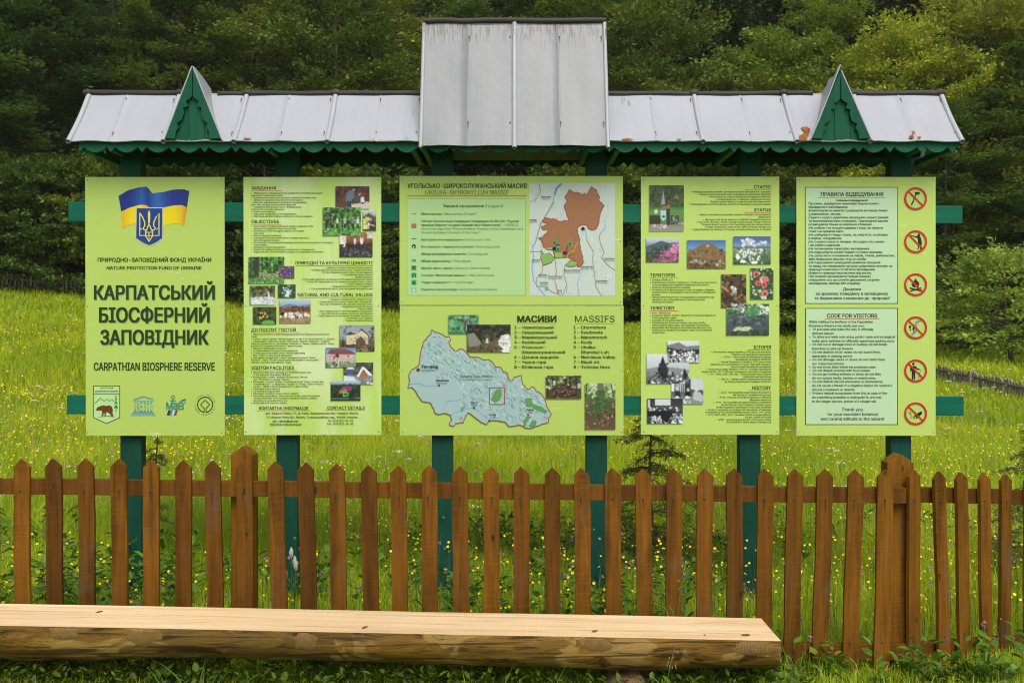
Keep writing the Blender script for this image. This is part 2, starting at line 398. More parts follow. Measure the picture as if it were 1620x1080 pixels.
# small gables
BARGE = [(1116, 88), (888, 658), (975, 662), (982, 600), (1007, 574), (990, 537), (1030, 512), (1047, 470), (1051, 440), (1043, 412),
         (1083, 402), (1067, 357), (1100, 340), (1118, 318), (1118, 170)]
def gable(cx, bx0, bx1, zt, zb, curl):
    sx = (bx1-bx0)/((1122-888)*2); sz = (zt-zb)/(658-88)
    y0 = 6.172
    m = MB()        # planks
    w0 = bx1-bx0
    edges = [bx0+.006, bx0+w0*.41, bx0+w0*.69, bx1-.006]
    def roofz(x): return zb+(zt-zb)*(1-abs(x-cx)/(w0/2)) - .012
    for a, b in zip(edges[:-1], edges[1:]):
        a += .0012; b -= .0012
        p = [(a, zb-.012), (b, zb-.012), (b, roofz(b))]
        if a < cx < b: p.append((cx, roofz(cx)))
        p.append((a, roofz(a)))
        m.prism(p, y0+.022, y0+.040)
    GP = m.build('gable_planks', M_gable, ST)
    # the four inner scallop shapes are fanned from the outer edge: two bargeboards
    for sg in (-1, 1):
        m = MB(); P = [(cx-sg*(x-1122)*sx, zb+(658-y)*sz) for x, y in BARGE]
        out0, out1 = Vector(P[0]), Vector(P[1]); inner = P[2:]
        n = len(inner); v = []; f = []
        for i, q in enumerate(inner):
            t = min(1, max(0, (zt-q[1])/(zt-zb))); t = t if i else 1.0
            o = out0.lerp(out1, t)
            for yy in (y0, y0+.02): v += [(q[0], yy, q[1]), (o.x, yy, o.y)]
        # apex cap
        for yy in (y0, y0+.02): v += [(cx-sg*-.0005, yy, zt-.012), (out0.x, yy, out0.y)]
        n += 1
        for i in range(n-1):
            a = 4*i; b = a+4
            f += [(a, a+1, b+1, b), (a+2, b+2, b+3, a+3), (a, b, b+2, a+2), (a+1, a+3, b+3, b+1)]
        f += [(0, 2, 3, 1), (4*(n-1), 4*(n-1)+1, 4*(n-1)+3, 4*(n-1)+2)]
        m.add(v, f); m.build('bargeboard', M_gable, GP)
    # roof sheets of the little gable
    for sg in (-1, 1):
        bx = bx0-.004 if sg < 0 else bx1+.006
        m = MB(); v = []; f = []; ny = 8; nt_ = 6
        for off in (0, .006):
            for j in range(ny+1):
                y = 6.170+.36*j/ny; zt2 = zt-.05*(j/ny)**1.5
                for k in range(nt_+1):
                    t = k/nt_
                    x = cx+(bx-cx)*t*(1-.38*j/ny); z = zt2+.006+(zb-.016-zt2)*t
                    lift = 0
                    if curl and sg < 0:
                        lift = .035*math.exp(-((j-.3)/1.6)**2)*(1-t)**2+.03*math.exp(-((j-4.6)/.8)**2)*(1-t)
                    bow = -.006*sin(pi*j/ny)*sin(pi*t)
                    v.append((x+sg*(off+bow), y, z+lift+off*.4))
        N = (ny+1)*(nt_+1); w_ = nt_+1
        for j in range(ny):
            for k in range(nt_):
                a = j*w_+k; f += [(a, a+1, a+w_+1, a+w_), (N+a, N+a+w_, N+a+w_+1, N+a+1)]
        for k in range(nt_):
            a = k; f.append((a, N+a, N+a+1, a+1)); a = ny*w_+k; f.append((a, a+1, N+a+1, N+a))
        for j in range(ny):
            a = j*w_; f.append((a, a+w_, N+a+w_, N+a)); a = j*w_+nt_; f.append((a, N+a, N+a+w_, a+w_))
        m.add(v, f, 0, False); m.build('gable_roof_sheet', M_roof, GP)
gable(-1.921, -2.085, -1.752, 3.287, 2.862, False)
gable(1.976, 1.800, 2.152, 3.262, 2.862, True)
# rust patches and drips of green paint on the sheets: thin flakes of colour with a shape of their own
M_drip = flat_mat('green_paint_smear', (.16, .40, .36), .6)
def on_roof(px, py):
    """point of the front slope seen at that spot"""
    dy, dz = RY-EY, RZ-EZ; c = (530-py)/F
    y = (EZ-CAMZ-EY*dz/dy)/(c-dz/dy)
    return Vector(((px-810)*y/F, y, CAMZ+c*y))
def patch(polys, mat, name, off):
    nrm = Vector((0, -(RZ-EZ), RY-EY)).normalized()
    for poly in polys:
        m = MB(); pts = []
        for px, py in poly:
            p = on_roof(px, py); t = (RZ-p.z)/(RZ-EZ); pts.append(p+nrm*(-.012*sin(pi*min(1, max(0, t)))+off))
        m.add(pts, [tuple(range(len(pts)))]); m.build(name, mat, ST)
def blob(cx, cy, rx, ry, seed, n=14):
    r = random.Random(seed); return [(cx+rx*cos(2*pi*i/n)*r.uniform(.6, 1.2), cy+ry*sin(2*pi*i/n)*r.uniform(.6, 1.2)) for i in range(n)]
patch([[(1267, 201), (1276, 200), (1282, 204), (1280, 212), (1277, 219), (1276, 224.2), (1263.5, 224.3), (1263.5, 216), (1270, 213), (1273, 210)],
       blob(993, 222.6, 11, 2.6, 1), blob(1074, 222, 4, 1.3, 2), blob(1442, 218, 4, 3.5, 3), blob(1454, 219, 3.2, 2.6, 4),
       blob(391, 220.5, 7, 1.5, 5), blob(373.2, 218, 2.4, 5, 6), blob(1444, 212, 1.2, 5, 9)], M_rust, 'rust_patch', .0085)
patch([[(984, 154), (986, 154), (985.5, 162), (984.4, 162)], [(994, 159), (996, 159), (997, 166), (995.5, 165)], [(653, 172), (654.5, 172), (654.5, 178), (653, 178)],
       blob(643.5, 218, 2.2, 5, 7), [(988, 154), (989, 154), (988.8, 158), (988.2, 158)]], M_drip, 'paint_smear', .0085)
# ------------------------------------------------------------------ picket fence
FY = 5.20
FE = empty('picket_fence', (0, 5.24, 0), 'brown stained picket fence with pointed slats running behind the log bench and turning a corner', 'fence')
def picket_mesh(seed, wd=.080, h=1.06, th=.021):
    r = random.Random(seed); m = MB(); n = 9; v = []; f = []
    for j in range(n+1):
        z = -.08+(h-.040+.08)*j/n
        k = .0016*sin(j*.9+seed); e = r.uniform(-.0009, .0009); e2 = r.uniform(-.0009, .0009)
        for x, y in ((-wd/2+e, 0), (wd/2+e2, 0), (wd/2+e2, th), (-wd/2+e, th)): v.append((x+k, y, z))
    for j in range(n):
        a = 4*j
        for k in range(4): f.append((a+k, a+(k+1) % 4, a+4+(k+1) % 4, a+4+k))
    f.append((0, 3, 2, 1)); t = 4*n
    o = r.uniform(-.004, .004); p = len(v)
    v += [(o, 0, h), (o, th, h)]
    f += [(t, t+1, p), (t+3, p+1, t+2), (t+1, t+2, p+1, p), (t+3, t, p, p+1)]
    m.add(v, f)
    for zc in (h-.165, .13):
        c = [(o*2+.0055*cos(2*pi*i/8), -.0015, zc+.0055*sin(2*pi*i/8)) for i in range(8)]
        m.add(c, [tuple(range(8))], 1)
        if r.random() < .7:
            L = r.uniform(.02, .07); m.add([(o*2-.003, -.0012, zc), (o*2+.003, -.0012, zc), (o*2+.0015, -.0012, zc-L), (o*2-.001, -.0012, zc-L)], [(0, 3, 2, 1)], 1)
    return m
PK = [(32.8, 34.7, 726), (83, 86, 725.5), (134.4, 137, 725), (187, 189, 725.5), (238.6, 238.2, 727), (289, 290, 728), (335.6, 339.7, 728.5), (385, 388.5, 729),
      (434, 441.5, 730), (482.8, 488.3, 731), (532.3, 535.8, 733), (582, 587, 735.5), (629.7, 632.8, 736), (679, 680, 736), (727.5, 729.4, 737), (777, 777.8, 738),
      (825, 825.5, 738), (874.5, 873.8, 739.5), (920.5, 923, 740), (969, 971, 740), (1018, 1020, 741), (1067, 1066, 740.5), (1115.5, 1114.5, 741), (1162.5, 1163, 741), (1211.5, 1209.5, 741.5),
      (1258.5, 1254, 742), (1306.7, 1300, 742), (1354.8, 1348.2, 742.5), (1402, 1397.5, 742.5), (-17, -15, 725), (-67, -66, 725)]
protos = []
def lay_picket(i, loc, rz, lean, sz):
    if len(protos) < 5:
        o = picket_mesh(len(protos)).build('picket', [M_picket, M_nail], FE, .0007); protos.append(o)
    else:
        o = protos[(i*3+i//5) % 5].copy(); COL.objects.link(o)
    o.matrix_parent_inverse = Matrix.Translation(-Vector(FE.location))
    o.location = loc; o.rotation_euler = (0, lean, rz); o.scale = (1, 1, sz)
for i, (xt, xb, yt) in enumerate(PK):
    zt = Z(yt, FY); lean = math.atan2((xt-xb)*FY/F, .72)
    x0 = X(xt, FY)-zt*math.tan(lean)
    lay_picket(i, (x0, FY+.001*(i % 3), 0), 0, lean, zt/cos(lean)/1.06)
def zl(px, a, b): return Z(a+(b-a)*px/1240, FY+.022)
def rail(x0, x1, y0, y1, ztop0, ztop1, h0, h1, name='fence_rail'):
    m = MB(); v = []
    n = 14
    for j in range(n+1):
        t = j/n; x = x0+(x1-x0)*t; y = y0+(y1-y0)*t; z = ztop0+(ztop1-ztop0)*t; h = h0+(h1-h0)*t
        nx_, ny_ = -(y1-y0), (x1-x0); L = math.hypot(nx_, ny_); dx, dy = nx_/L*.042, ny_/L*.042
        w_ = .0015*sin(j*2.1+x0)
        v += [(x, y, z-h), (x, y, z+w_), (x+dx, y+dy, z+w_), (x+dx, y+dy, z-h)]
    f = []
    for j in range(n):
        a = 4*j
        for k in range(4): f.append((a+k, a+4+k, a+4+(k+1) % 4, a+(k+1) % 4))
    f += [(0, 1, 2, 3), (4*n+3, 4*n+2, 4*n+1, 4*n)]
    m.add(v, f); m.build(name, M_frail, FE, .002)
RYF = FY+.0235
rail(-2.95, X(1434, RYF), RYF, RYF, Z(756, RYF), Z(772, RYF), .078, .078)
rail(-2.95, X(1434, RYF), RYF, RYF, Z(1003, RYF), Z(1019.5, RYF), .078, .078)
def fpost(px0, px1, ztop, y0):
    x0, x1 = X(px0, y0), X(px1, y0); d = .10; m = MB(); xm = (x0+x1)/2
    m.prism([(x0, -.3), (x1, -.3), (x1, ztop-.045), (xm, ztop), (x0, ztop-.045)], y0, y0+d); m.build('fence_post', M_picket, FE, .004)
fpost(365, 401, Z(705.5, 5.275), 5.275); fpost(1404, 1446, Z(718, 5.275), 5.275)
# run after the corner
th = radians(27); c0 = (X(1437, FY), FY+.012); dr = (cos(th), sin(th))
xs_ = [1447.5, 1484, 1520.5, 1557, 1594.5, 1631, 1667, 1702]; lean_ = [0, .010, .006, .005, -.003, 0, 0, 0]
yt_ = [742, 745, 746.5, 747.5, 750, 751, 752, 753]
for i, px in enumerate(xs_):
    u = (px-810)/F; s = (u*c0[1]-c0[0])/(dr[0]-u*dr[1])
    x, y = c0[0]+s*dr[0], c0[1]+s*dr[1]; zt = Z(yt_[i], y); ln = -lean_[i]*4
    lay_picket(i+2, (x-zt*math.tan(ln), y, 0), th, ln, zt/1.06)
off = .0235; nx, ny = -sin(th)*off, cos(th)*off
ex, ey = c0[0]+1.6*dr[0], c0[1]+1.6*dr[1]
sx_, sy_ = c0[0]+.03*dr[0], c0[1]+.03*dr[1]
pxe = 810+ex/ey*F
rail(sx_+nx, ex+nx, sy_+ny, ey+ny, Z(771, sy_), Z(771+(pxe-1450)*5/165, ey), .078, .078)
rail(sx_+nx, ex+nx, sy_+ny, ey+ny, Z(1019.5, sy_), Z(1019.5-(pxe-1450)*11/165, ey), .078, .078)

# ------------------------------------------------------------------ log bench
BE = empty('log_bench', (0, 4.73, 0), 'long half log bench with a pale sawn seat in front of the brown fence', 'bench')
def log_mats():
    m = NT('fresh_sawn_wood', .6, .25)
    g = m.noise(m.coords((.9, 26, 26), rand=1), 1, 6, .6, .8)
    st = m.n('TexWave', wave_type='BANDS', bands_direction='X'); st.inputs['Scale'].default_value = 26; st.inputs['Distortion'].default_value = 1.2; st.inputs['Detail'].default_value = 2
    m.l(m.coords((1, .12, 1)), st.inputs['Vector'])
    b = m.noise(m.coords((.7, 2.2, 2)), 1, 4, .6)
    c = m.ramp(g, [(.28, (.60, .40, .20)), (.5, (.77, .56, .33)), (.75, (.84, .67, .45))])
    c = m.mix(m.ramp(b, [(.4, 0.), (.7, .5)]), c, (.56, .38, .20))
    c = m.mix(m.ramp(st.outputs['Fac'], [(.55, 0.), (.9, .22)]), c, (.44, .28, .14))
    ck = m.noise(m.coords((.55, 55, 55)), 1, 3, .6, .3)
    c = m.mix(m.ramp(ck, [(.585, 0.), (.63, .55)]), c, (.36, .20, .09))
    gr = m.noise(m.coords((1.1, 5, 5), rand=0), 1, 5, .65)
    c = m.mix(m.ramp(gr, [(.52, 0.), (.75, .35)]), c, (.50, .42, .31))
    sp = m.noise(m.coords((9, 22, 9)), 1, 3, .6)
    c = m.mix(m.ramp(sp, [(.72, 0.), (.77, .7)]), c, (.30, .15, .06))
    m.color(c); m.bump(st.outputs['Fac'], .25, .003)
    m2 = NT('peeled_log_side', .5, .35)
    v = m2.coords((1.6, 9, 9))
    g = m2.noise(v, 1.6, 8, .68, 1.2)
    b = m2.noise(m2.coords((.9, 3.4, 3.4)), 1, 6, .65, .5)
    k = m2.noise(m2.coords((1.7, 7, 10)), 1, 5, .65, 1.8)
    c = m2.ramp(g, [(.28, (.065, .026, .006)), (.44, (.165, .078, .012)), (.60, (.27, .142, .024)), (.8, (.36, .21, .05))])
    c = m2.mix(m2.ramp(b, [(.40, 0.), (.62, .6)]), c, (.085, .058, .016))
    c = m2.mix(m2.ramp(k, [(.55, 0.), (.62, .9)]), c, (.034, .016, .006))
    lp = m2.noise(m2.coords((2.6, 7, 7), rand=0), 1.3, 5, .6, 1.0)
    c = m2.mix(m2.ramp(lp, [(.54, 0.), (.60, .8)]), c, (.36, .225, .070))
    cr = m2.noise(m2.coords((1.1, 40, 40)), 1, 4, .6, .6)
    c = m2.mix(m2.ramp(cr, [(.57, 0.), (.62, .8)]), c, (.032, .016, .007))
    m2.color(c); m2.bump(g, .6, .012)
    m3 = NT('knot_wood', .55, .3)
    wv = m3.n('TexWave', wave_type='RINGS', rings_direction='Z'); wv.inputs['Scale'].default_value = 12; wv.inputs['Distortion'].default_value = 7; wv.inputs['Detail'].default_value = 3; wv.inputs['Detail Scale'].default_value = 1.6
    m3.l(m3.coords((1, 1, 1), src='Generated'), wv.inputs['Vector'])
    n = m3.noise(m3.coords((20, 20, 20)), 1, 4, .6)
    c = m3.ramp(wv.outputs['Fac'], [(.2, (.11, .055, .014)), (.6, (.22, .125, .035)), (.9, (.30, .185, .06))])
    c = m3.mix(m3.ramp(n, [(.5, 0.), (.7, .6)]), c, (.11, .05, .015))
    m3.color(c); m3.bump(wv.outputs['Fac'], .3, .004)
    return m.mat, m2.mat, m3.mat
M_sawn, M_log, M_knot = log_mats()
LX0, LX1 = -3.6, 1.192
def ltop(x): return .3275+(1.192-x)*.0195
def log_r(x): return 1+.035*sin(x*2.1+.4)+.02*sin(x*5.3)+.05*math.exp(-((x-.62)/.16)**2)+.02*math.exp(-((x+.6)/.3)**2)
def log_pt(x, a, off=0.):
    """a: 0 at the front top edge -> 1 at the back top edge, under the log"""
    ang = pi*a; r = log_r(x); b = 1+.030*sin(3.1*x+5*a)+.022*sin(7*x+9*a)+.014*sin(17*x-13*a)
    taper = 1-.06*(x-LX0)/(LX1-LX0)
    y = 4.73-.182*cos(ang)*(1+.10*sin(ang)*(r-.9))-(.012*sin(ang)*(1 if a < .5 else -1))
    z = ltop(x)-.182*taper*r*b*sin(ang)**.80
    return Vector((x, y-off*cos(ang), z-off*sin(ang)))
m = MB(); nx = 150; na = 26; v = []; f = []
for i in range(nx+1):
    x = LX0+(LX1-LX0)*i/nx
    for j in range(na+1): v.append(log_pt(x, j/na))
for i in range(nx):
    for j in range(na):
        a = i*(na+1)+j; f.append((a, a+1, a+na+2, a+na+1))
m.add(v, f, 1, True)
tv = []; tf = []
for i in range(nx+1):
    x = LX0+(LX1-LX0)*i/nx; a, b = log_pt(x, 0), log_pt(x, 1)
    for k in range(5): tv.append(a.lerp(b, k/4)+Vector((0, 0, -.0015*sin(pi*k/4)+.001*sin(3*x))))
for i in range(nx):
    for k in range(4):
        a = i*5+k; tf.append((a, a+5, a+6, a+1))
m.add(tv, tf, 0)
for i in (0, nx): m.add([v[i*(na+1)+j] for j in range(na+1)], [tuple(range(na+1))], 0)
SEAT = m.build('half_log_seat', [M_sawn, M_log], BE)
def knot(px, py, rx, ry, seed, top=False):
    r = random.Random(seed); x = X(px, 4.56); m = MB(); v = []; f = []; R, N = 4, 18
    if not top:
        # find a on the front with the seen height
        best = min((abs(log_pt(x, k/200).z-Z(py, log_pt(x, k/200).y)), k/200) for k in range(2, 70))[1]
        jit = [r.uniform(.75, 1.15) for _ in range(N)]
        for i in range(R+1):
            for k in range(N):
                t = 2*pi*k/N; q = i/R*jit[k]
                v.append(log_pt(x+rx*q*cos(t), max(.004, best+ry*q*sin(t)), .0035-.003*(i/R)**3))
    else:
        yy = F*(CAMZ-ltop(x))/(py-530); x = X(px, yy)
        for i in range(R+1):
            for k in range(N):
                t = 2*pi*k/N; q = i/R*r.uniform(.9, 1.1)
                xx = x+rx*q*cos(t)+.4*ry*q*sin(t); v.append((xx, yy+ry*q*sin(t), ltop(xx)+.0022))
    for i in range(R):
        for k in range(N): f.append((i*N+k, i*N+(k+1) % N, (i+1)*N+(k+1) % N, (i+1)*N+k))
    m.add(v, f, 0, True); m.build('knot', M_knot, SEAT)
knot(103, 1000, .07, .055, 1); knot(229, 1004, .075, .085, 2); knot(484, 1016, .055, .075, 3); knot(940, 1018, .08, .05, 5); knot(1195, 1026, .11, .055, 6)
knot(157, 968, .010, .016, 7, True); knot(577, 992, .009, .02, 8, True); knot(941, 998, .012, .018, 9, True); knot(1180, 1004, .02, .016, 10, True); knot(1115, 1004, .006, .006, 12, True)
M_bark = NT('bark', .85, .1)
_n = M_bark.noise(M_bark.coords((22, 5, 22)), 1, 6, .65, .6)
M_bark.color(M_bark.ramp(_n, [(.3, (.05, .028, .015)), (.5, (.20, .12, .065)), (.7, (.36, .24, .14))])); M_bark.bump(_n, .8, .02); M_bark = M_bark.mat
for xc in (.53, -2.75):
    m = MB(); m.tube([(xc, 4.50+.05*i, .035+.006*sin(i*1.7)) for i in range(10)], [.115*(1+.05*sin(i*2.3)) for i in range(10)], 18); m.build('support_log', M_bark, BE)

# ------------------------------------------------------------------ information boards
BY = 6.40
def T(crop):
    ox, oy, s = crop
    return lambda x, y: (X(ox+x/s, BY), Z(oy+y/s, BY))
CA, CB = (120, 270, 5.143), (120, 470, 4.696)
CC, CD = (375, 270, 5.025), (375, 475, 4.8)
CE, CF = (620, 270, 4.378), (620, 475, 4.378)
CG, CH = (1005, 270, 5.025), (1005, 475, 4.8)
CI, CJ = (1250, 270, 5.025), (1250, 475, 4.8)
PX = (0, 0, 1)
def board_mat(name, c, pale, amt, stretch=(1.2, 1, .5)):
    m = NT(name, .33, .4)
    n1 = m.noise(m.coords((stretch[0]*3, 3, stretch[2]*3)), 1, 4, .55, .4)
    n2 = m.noise(m.coords((60, 60, 60)), 1, 3, .6)
    c_ = m.mix(m.ramp(n1, [(.42, 0.), (.72, amt)]), c, pale)
    c_ = m.mix(m.ramp(n2, [(.45, 0.), (.8, .10)]), c_, tuple(x*.8 for x in c))
    d = m.noise(m.coords((7, 7, 34)), 1, 3, .6)
    c_ = m.mix(m.ramp(d, [(.69, 0.), (.74, .30)]), c_, (.75, .8, .7))
    m.color(c_); return m.mat
LIME = (.395, .535, .108)
M_b1 = board_mat('lime_board', LIME, (.42, .55, .14), .35)
M_b2 = board_mat('pale_mottled_board', (.43, .60, .125), (.60, .70, .42), .85, (1.6, 1, .35))  # pale mottling, with upright streaks of glare painted into the colour
M_b4 = board_mat('lime_photo_board', (.435, .59, .125), (.47, .61, .18), .4)
M_b5 = board_mat('lime_rules_board', (.435, .58, .12), (.46, .60, .17), .4)
M_edge = flat_mat('board_edge', (.55, .60, .50), .4)
_mc = {}
def ink(c):
    if c not in _mc: _mc[c] = flat_mat('print_ink_'+c.strip('#'), tuple(v*.86 for v in srgb(c)), .4, .35)
    return _mc[c]
tcu = bpy.data.curves.new('type', 'FONT'); tob = bpy.data.objects.new('type', tcu); COL.objects.link(tob); tcu.resolution_u = 2; tcu.dimensions = '2D'; tcu.fill_mode = 'NONE'
try:        # the sans serif that ships with Blender; the built-in one otherwise
    import os
    tcu.font = bpy.data.fonts.load(os.path.join(bpy.utils.system_resource('DATAFILES', path='fonts'), 'Inter.woff2'))
except Exception: pass
_gc = {}
def glyphs(body, bold):
    """outline of a line of type, filled by the nonzero winding rule (letter contours may overlap)"""
    k = body
    if k not in _gc:
        tcu.body = body
        bpy.context.view_layer.update()
        dg = bpy.context.evaluated_depsgraph_get(); e = tob.evaluated_get(dg); me = e.to_mesh()
        v = np.zeros(len(me.vertices)*3); me.vertices.foreach_get('co', v); v = v.reshape(-1, 3)[:, :2]
        ed = np.zeros(len(me.edges)*2, int); me.edges.foreach_get('vertices', ed); ed = ed.reshape(-1, 2); e.to_mesh_clear()
        ed = np.array([(min(a, c), max(a, c)) if abs(a-c) == 1 else (max(a, c), min(a, c)) for a, c in ed.tolist()])   # along the spline
        vo, eo, fo, _, _, _ = delaunay_2d_cdt([Vector(p) for p in v], [tuple(x) for x in ed.tolist()], [], 0, 1e-6)
        vo = np.array([tuple(p) for p in vo]); fo = np.array([f for f in fo if len(f) == 3])
        c = vo[fo].mean(1); P, Q = v[ed[:, 0]], v[ed[:, 1]]; keep = np.zeros(len(c), bool)
        for i0 in range(0, len(c), 400):
            cx, cy = c[i0:i0+400, 0][:, None], c[i0:i0+400, 1][:, None]
            cr = (Q[:, 0]-P[:, 0])*(cy-P[:, 1])-(cx-P[:, 0])*(Q[:, 1]-P[:, 1])
            up = (P[:, 1] <= cy) & (Q[:, 1] > cy) & (cr > 0); dn = (P[:, 1] > cy) & (Q[:, 1] <= cy) & (cr < 0)
            keep[i0:i0+400] = (up.sum(1)-dn.sum(1)) != 0
        _gc[k] = (np.concatenate([vo, np.zeros((len(vo), 1))], 1), [tuple(f) for f in fo[keep].tolist()])
    return _gc[k]
CAPH = float(glyphs('H', 0)[0][:, 1].max())
class Print:
    """flat print on a board: layers of ink, each a hair in front of the one below"""
    def __init__(s): s.mb = MB(); s.cols = []
    def mi(s, c):
        if c not in s.cols: s.cols.append(c)
        return s.cols.index(c)
    def y(s, lay): return BY-.0006*lay
    def poly(s, t, pts, c, lay=1, world=False):
        P = [t(*p) for p in pts]; s.mb.flat(P, s.y(lay), s.mi(c))
    def rect(s, t, x0, y0, x1, y1, c, lay=1): s.poly(t, [(x0, y1), (x1, y1), (x1, y0), (x0, y0)], c, lay)
    def frame(s, t, x0, y0, x1, y1, wd, c, lay=2):
        s.rect(t, x0, y0, x1, y0+wd, c, lay); s.rect(t, x0, y1-wd, x1, y1, c, lay)
        s.rect(t, x0, y0+wd, x0+wd, y1-wd, c, lay); s.rect(t, x1-wd, y0+wd, x1, y1-wd, c, lay)
    def line(s, t, pts, wd, c, lay=2, closed=False):
        pts = [Vector(p) for p in pts]
        n = len(pts); L = []
        for i in range(n):
            a = pts[(i-1) % n] if (closed or i) else pts[i]; b = pts[(i+1) % n] if (closed or i < n-1) else pts[i]
            d = (b-a); d = d.normalized() if d.length else Vector((1, 0)); nn = Vector((-d.y, d.x))*wd/2
            L.append((pts[i]+nn, pts[i]-nn))
        y = s.y(lay); v = []
        for a, b in L:
            for q in (a, b): X_, Z_ = t(*q); v.append((X_, y, Z_))
        f = [(2*i, 2*i+1, 2*(i+1) % (2*n)+1, 2*(i+1) % (2*n)) for i in range(n if closed else n-1)]
        s.mb.add(v, f, s.mi(c))
    def ell(s, t, cx, cy, rx, ry, c, lay=2, n=20): s.poly(t, [(cx+rx*cos(2*pi*i/n), cy+ry*sin(2*pi*i/n)) for i in range(n)], c, lay)
    def ring(s, t, cx, cy, r0, r1, c, lay=2, n=40, a0=0, a1=2*pi):
        rm = (r0+r1)/2; full = abs(a1-a0-2*pi) < 1e-6
        s.line(t, [(cx+rm*cos(a0+(a1-a0)*i/(n if full else n-1)), cy+rm*sin(a0+(a1-a0)*i/(n if full else n-1))) for i in range(n)], abs(r1-r0), c, lay, full)
    def text(s, t, body, x0, x1, base, cap, bold=.012, c='#1c3a10', lay=4, rot=0):
        v, f = glyphs(body, bold)
        if not len(v): return
        if bold > .008:         # heavier strokes: the same glyphs again, a little to each side
            v0, f0 = v, f; n0 = len(v0); D = [(-bold, -bold*.35), (bold, -bold*.35), (-bold, bold*.35), (bold, bold*.35)]
            v = np.concatenate([v0+np.array([dx, dy, .12*i]) for i, (dx, dy) in enumerate(D)]); f = [tuple(j+n0*i for j in p) for i in range(4) for p in f0]
        a, b = v[:, 0].min(), v[:, 0].max()
        px = x0+(v[:, 0]-a)/(b-a)*(x1-x0); py = base-v[:, 1]/CAPH*cap
        if rot:
            cx, cy = (x0+x1)/2, base; dx, dy = px-cx, py-cy; px, py = cx+dx*cos(rot)-dy*sin(rot), cy+dx*sin(rot)+dy*cos(rot)
        y = s.y(lay); b0 = len(s.mb.v)
        q = t(px, py)
        s.mb.v += list(zip(q[0].tolist(), (y-v[:, 2]*.001).tolist(), q[1].tolist()))
        mi = s.mi(c)
        s.mb.f += [[b0+i for i in p] for p in f]; s.mb.m += [mi]*len(f); s.mb.sm += [False]*len(f)
    def lines(s, t, txt, yc, pitch, cap, left=None, right=None, ind=None, bold=.0095, c='#2c4a1a'):
        """rows 'edge|words'; a leading > uses the indent"""
        for i, row in enumerate(txt.strip('\n').split('\n')):
            e, body = row.split('|', 1); e = e.strip(); x = left
            if e.startswith('>'): e = e[1:]; x = ind
            base = yc+i*pitch+cap*.34
            if right is None: s.text(t, body, x, float(e), base, cap, bold, c)
            else: s.text(t, body, float(e), right, base, cap, bold, c)
    def build(s, name, parent, label=None):
        o = s.mb.build(name, [ink(c) for c in s.cols], parent)
        if label: o['label'] = label
        return o
def board(label, x0, x1, y0, y1, mat, group='information boards hung on the green stand', skew=0):
    e = empty('information_board', (X((x0+x1)/2, BY), BY+.006, Z(y1, BY)), label, 'sign', group)
    m = MB(); p = [(X(x0+skew, BY), Z(y1, BY)), (X(x1+skew*.3, BY), Z(y1, BY)), (X(x1, BY), Z(y0, BY)), (X(x0, BY), Z(y0, BY))]
    m.prism(p, BY, BY+.011, 1); m.m[0] = 0
    bs_ = m.build('board_sheet', [mat, M_edge], e, .0012)
    for px in (x0+4, x1-4):
        for py in (y0+5, y1-5, (y0+y1)/2):
            m = MB(); m.flat([(X(px, BY)+.003*cos(i*pi/4), Z(py, BY)+.003*sin(i*pi/4)) for i in range(8)], BY-.002); m.build('screw', M_nail, bs_)
    return e
# --- small printed photographs: a colour per cell of a fine grid
M_print = NT('photo_print', .35, .4); _a = M_print.n('Attribute', attribute_name='Print'); M_print.color(_a.outputs['Color']); M_print = M_print.mat
def vnoise(h, w_, cells, seed):
    r = np.random.default_rng(seed); cy, cx = max(2, int(cells*h/max(h, w_)))+2, max(2, int(cells*w_/max(h, w_)))+2
    g = r.random((cy, cx)); yy = np.linspace(0, cy-1.001, h); xx = np.linspace(0, cx-1.001, w_)
    yi, xi = yy.astype(int), xx.astype(int); fy, fx = (yy-yi)[:, None], (xx-xi)[None]
    return (g[yi][:, xi]*(1-fy)*(1-fx)+g[yi+1][:, xi]*fy*(1-fx)+g[yi][:, xi+1]*(1-fy)*fx+g[yi+1][:, xi+1]*fy*fx)
def inpoly(pts, U, V):
    ins = np.zeros(U.shape, bool); n = len(pts)
    for i in range(n):
        x1, y1 = pts[i]; x2, y2 = pts[(i+1) % n]
        if y1 == y2: continue
        k = ((V < y1) != (V < y2)) & (U < (x2-x1)*(V-y1)/(y2-y1)+x1); ins ^= k
    return ins
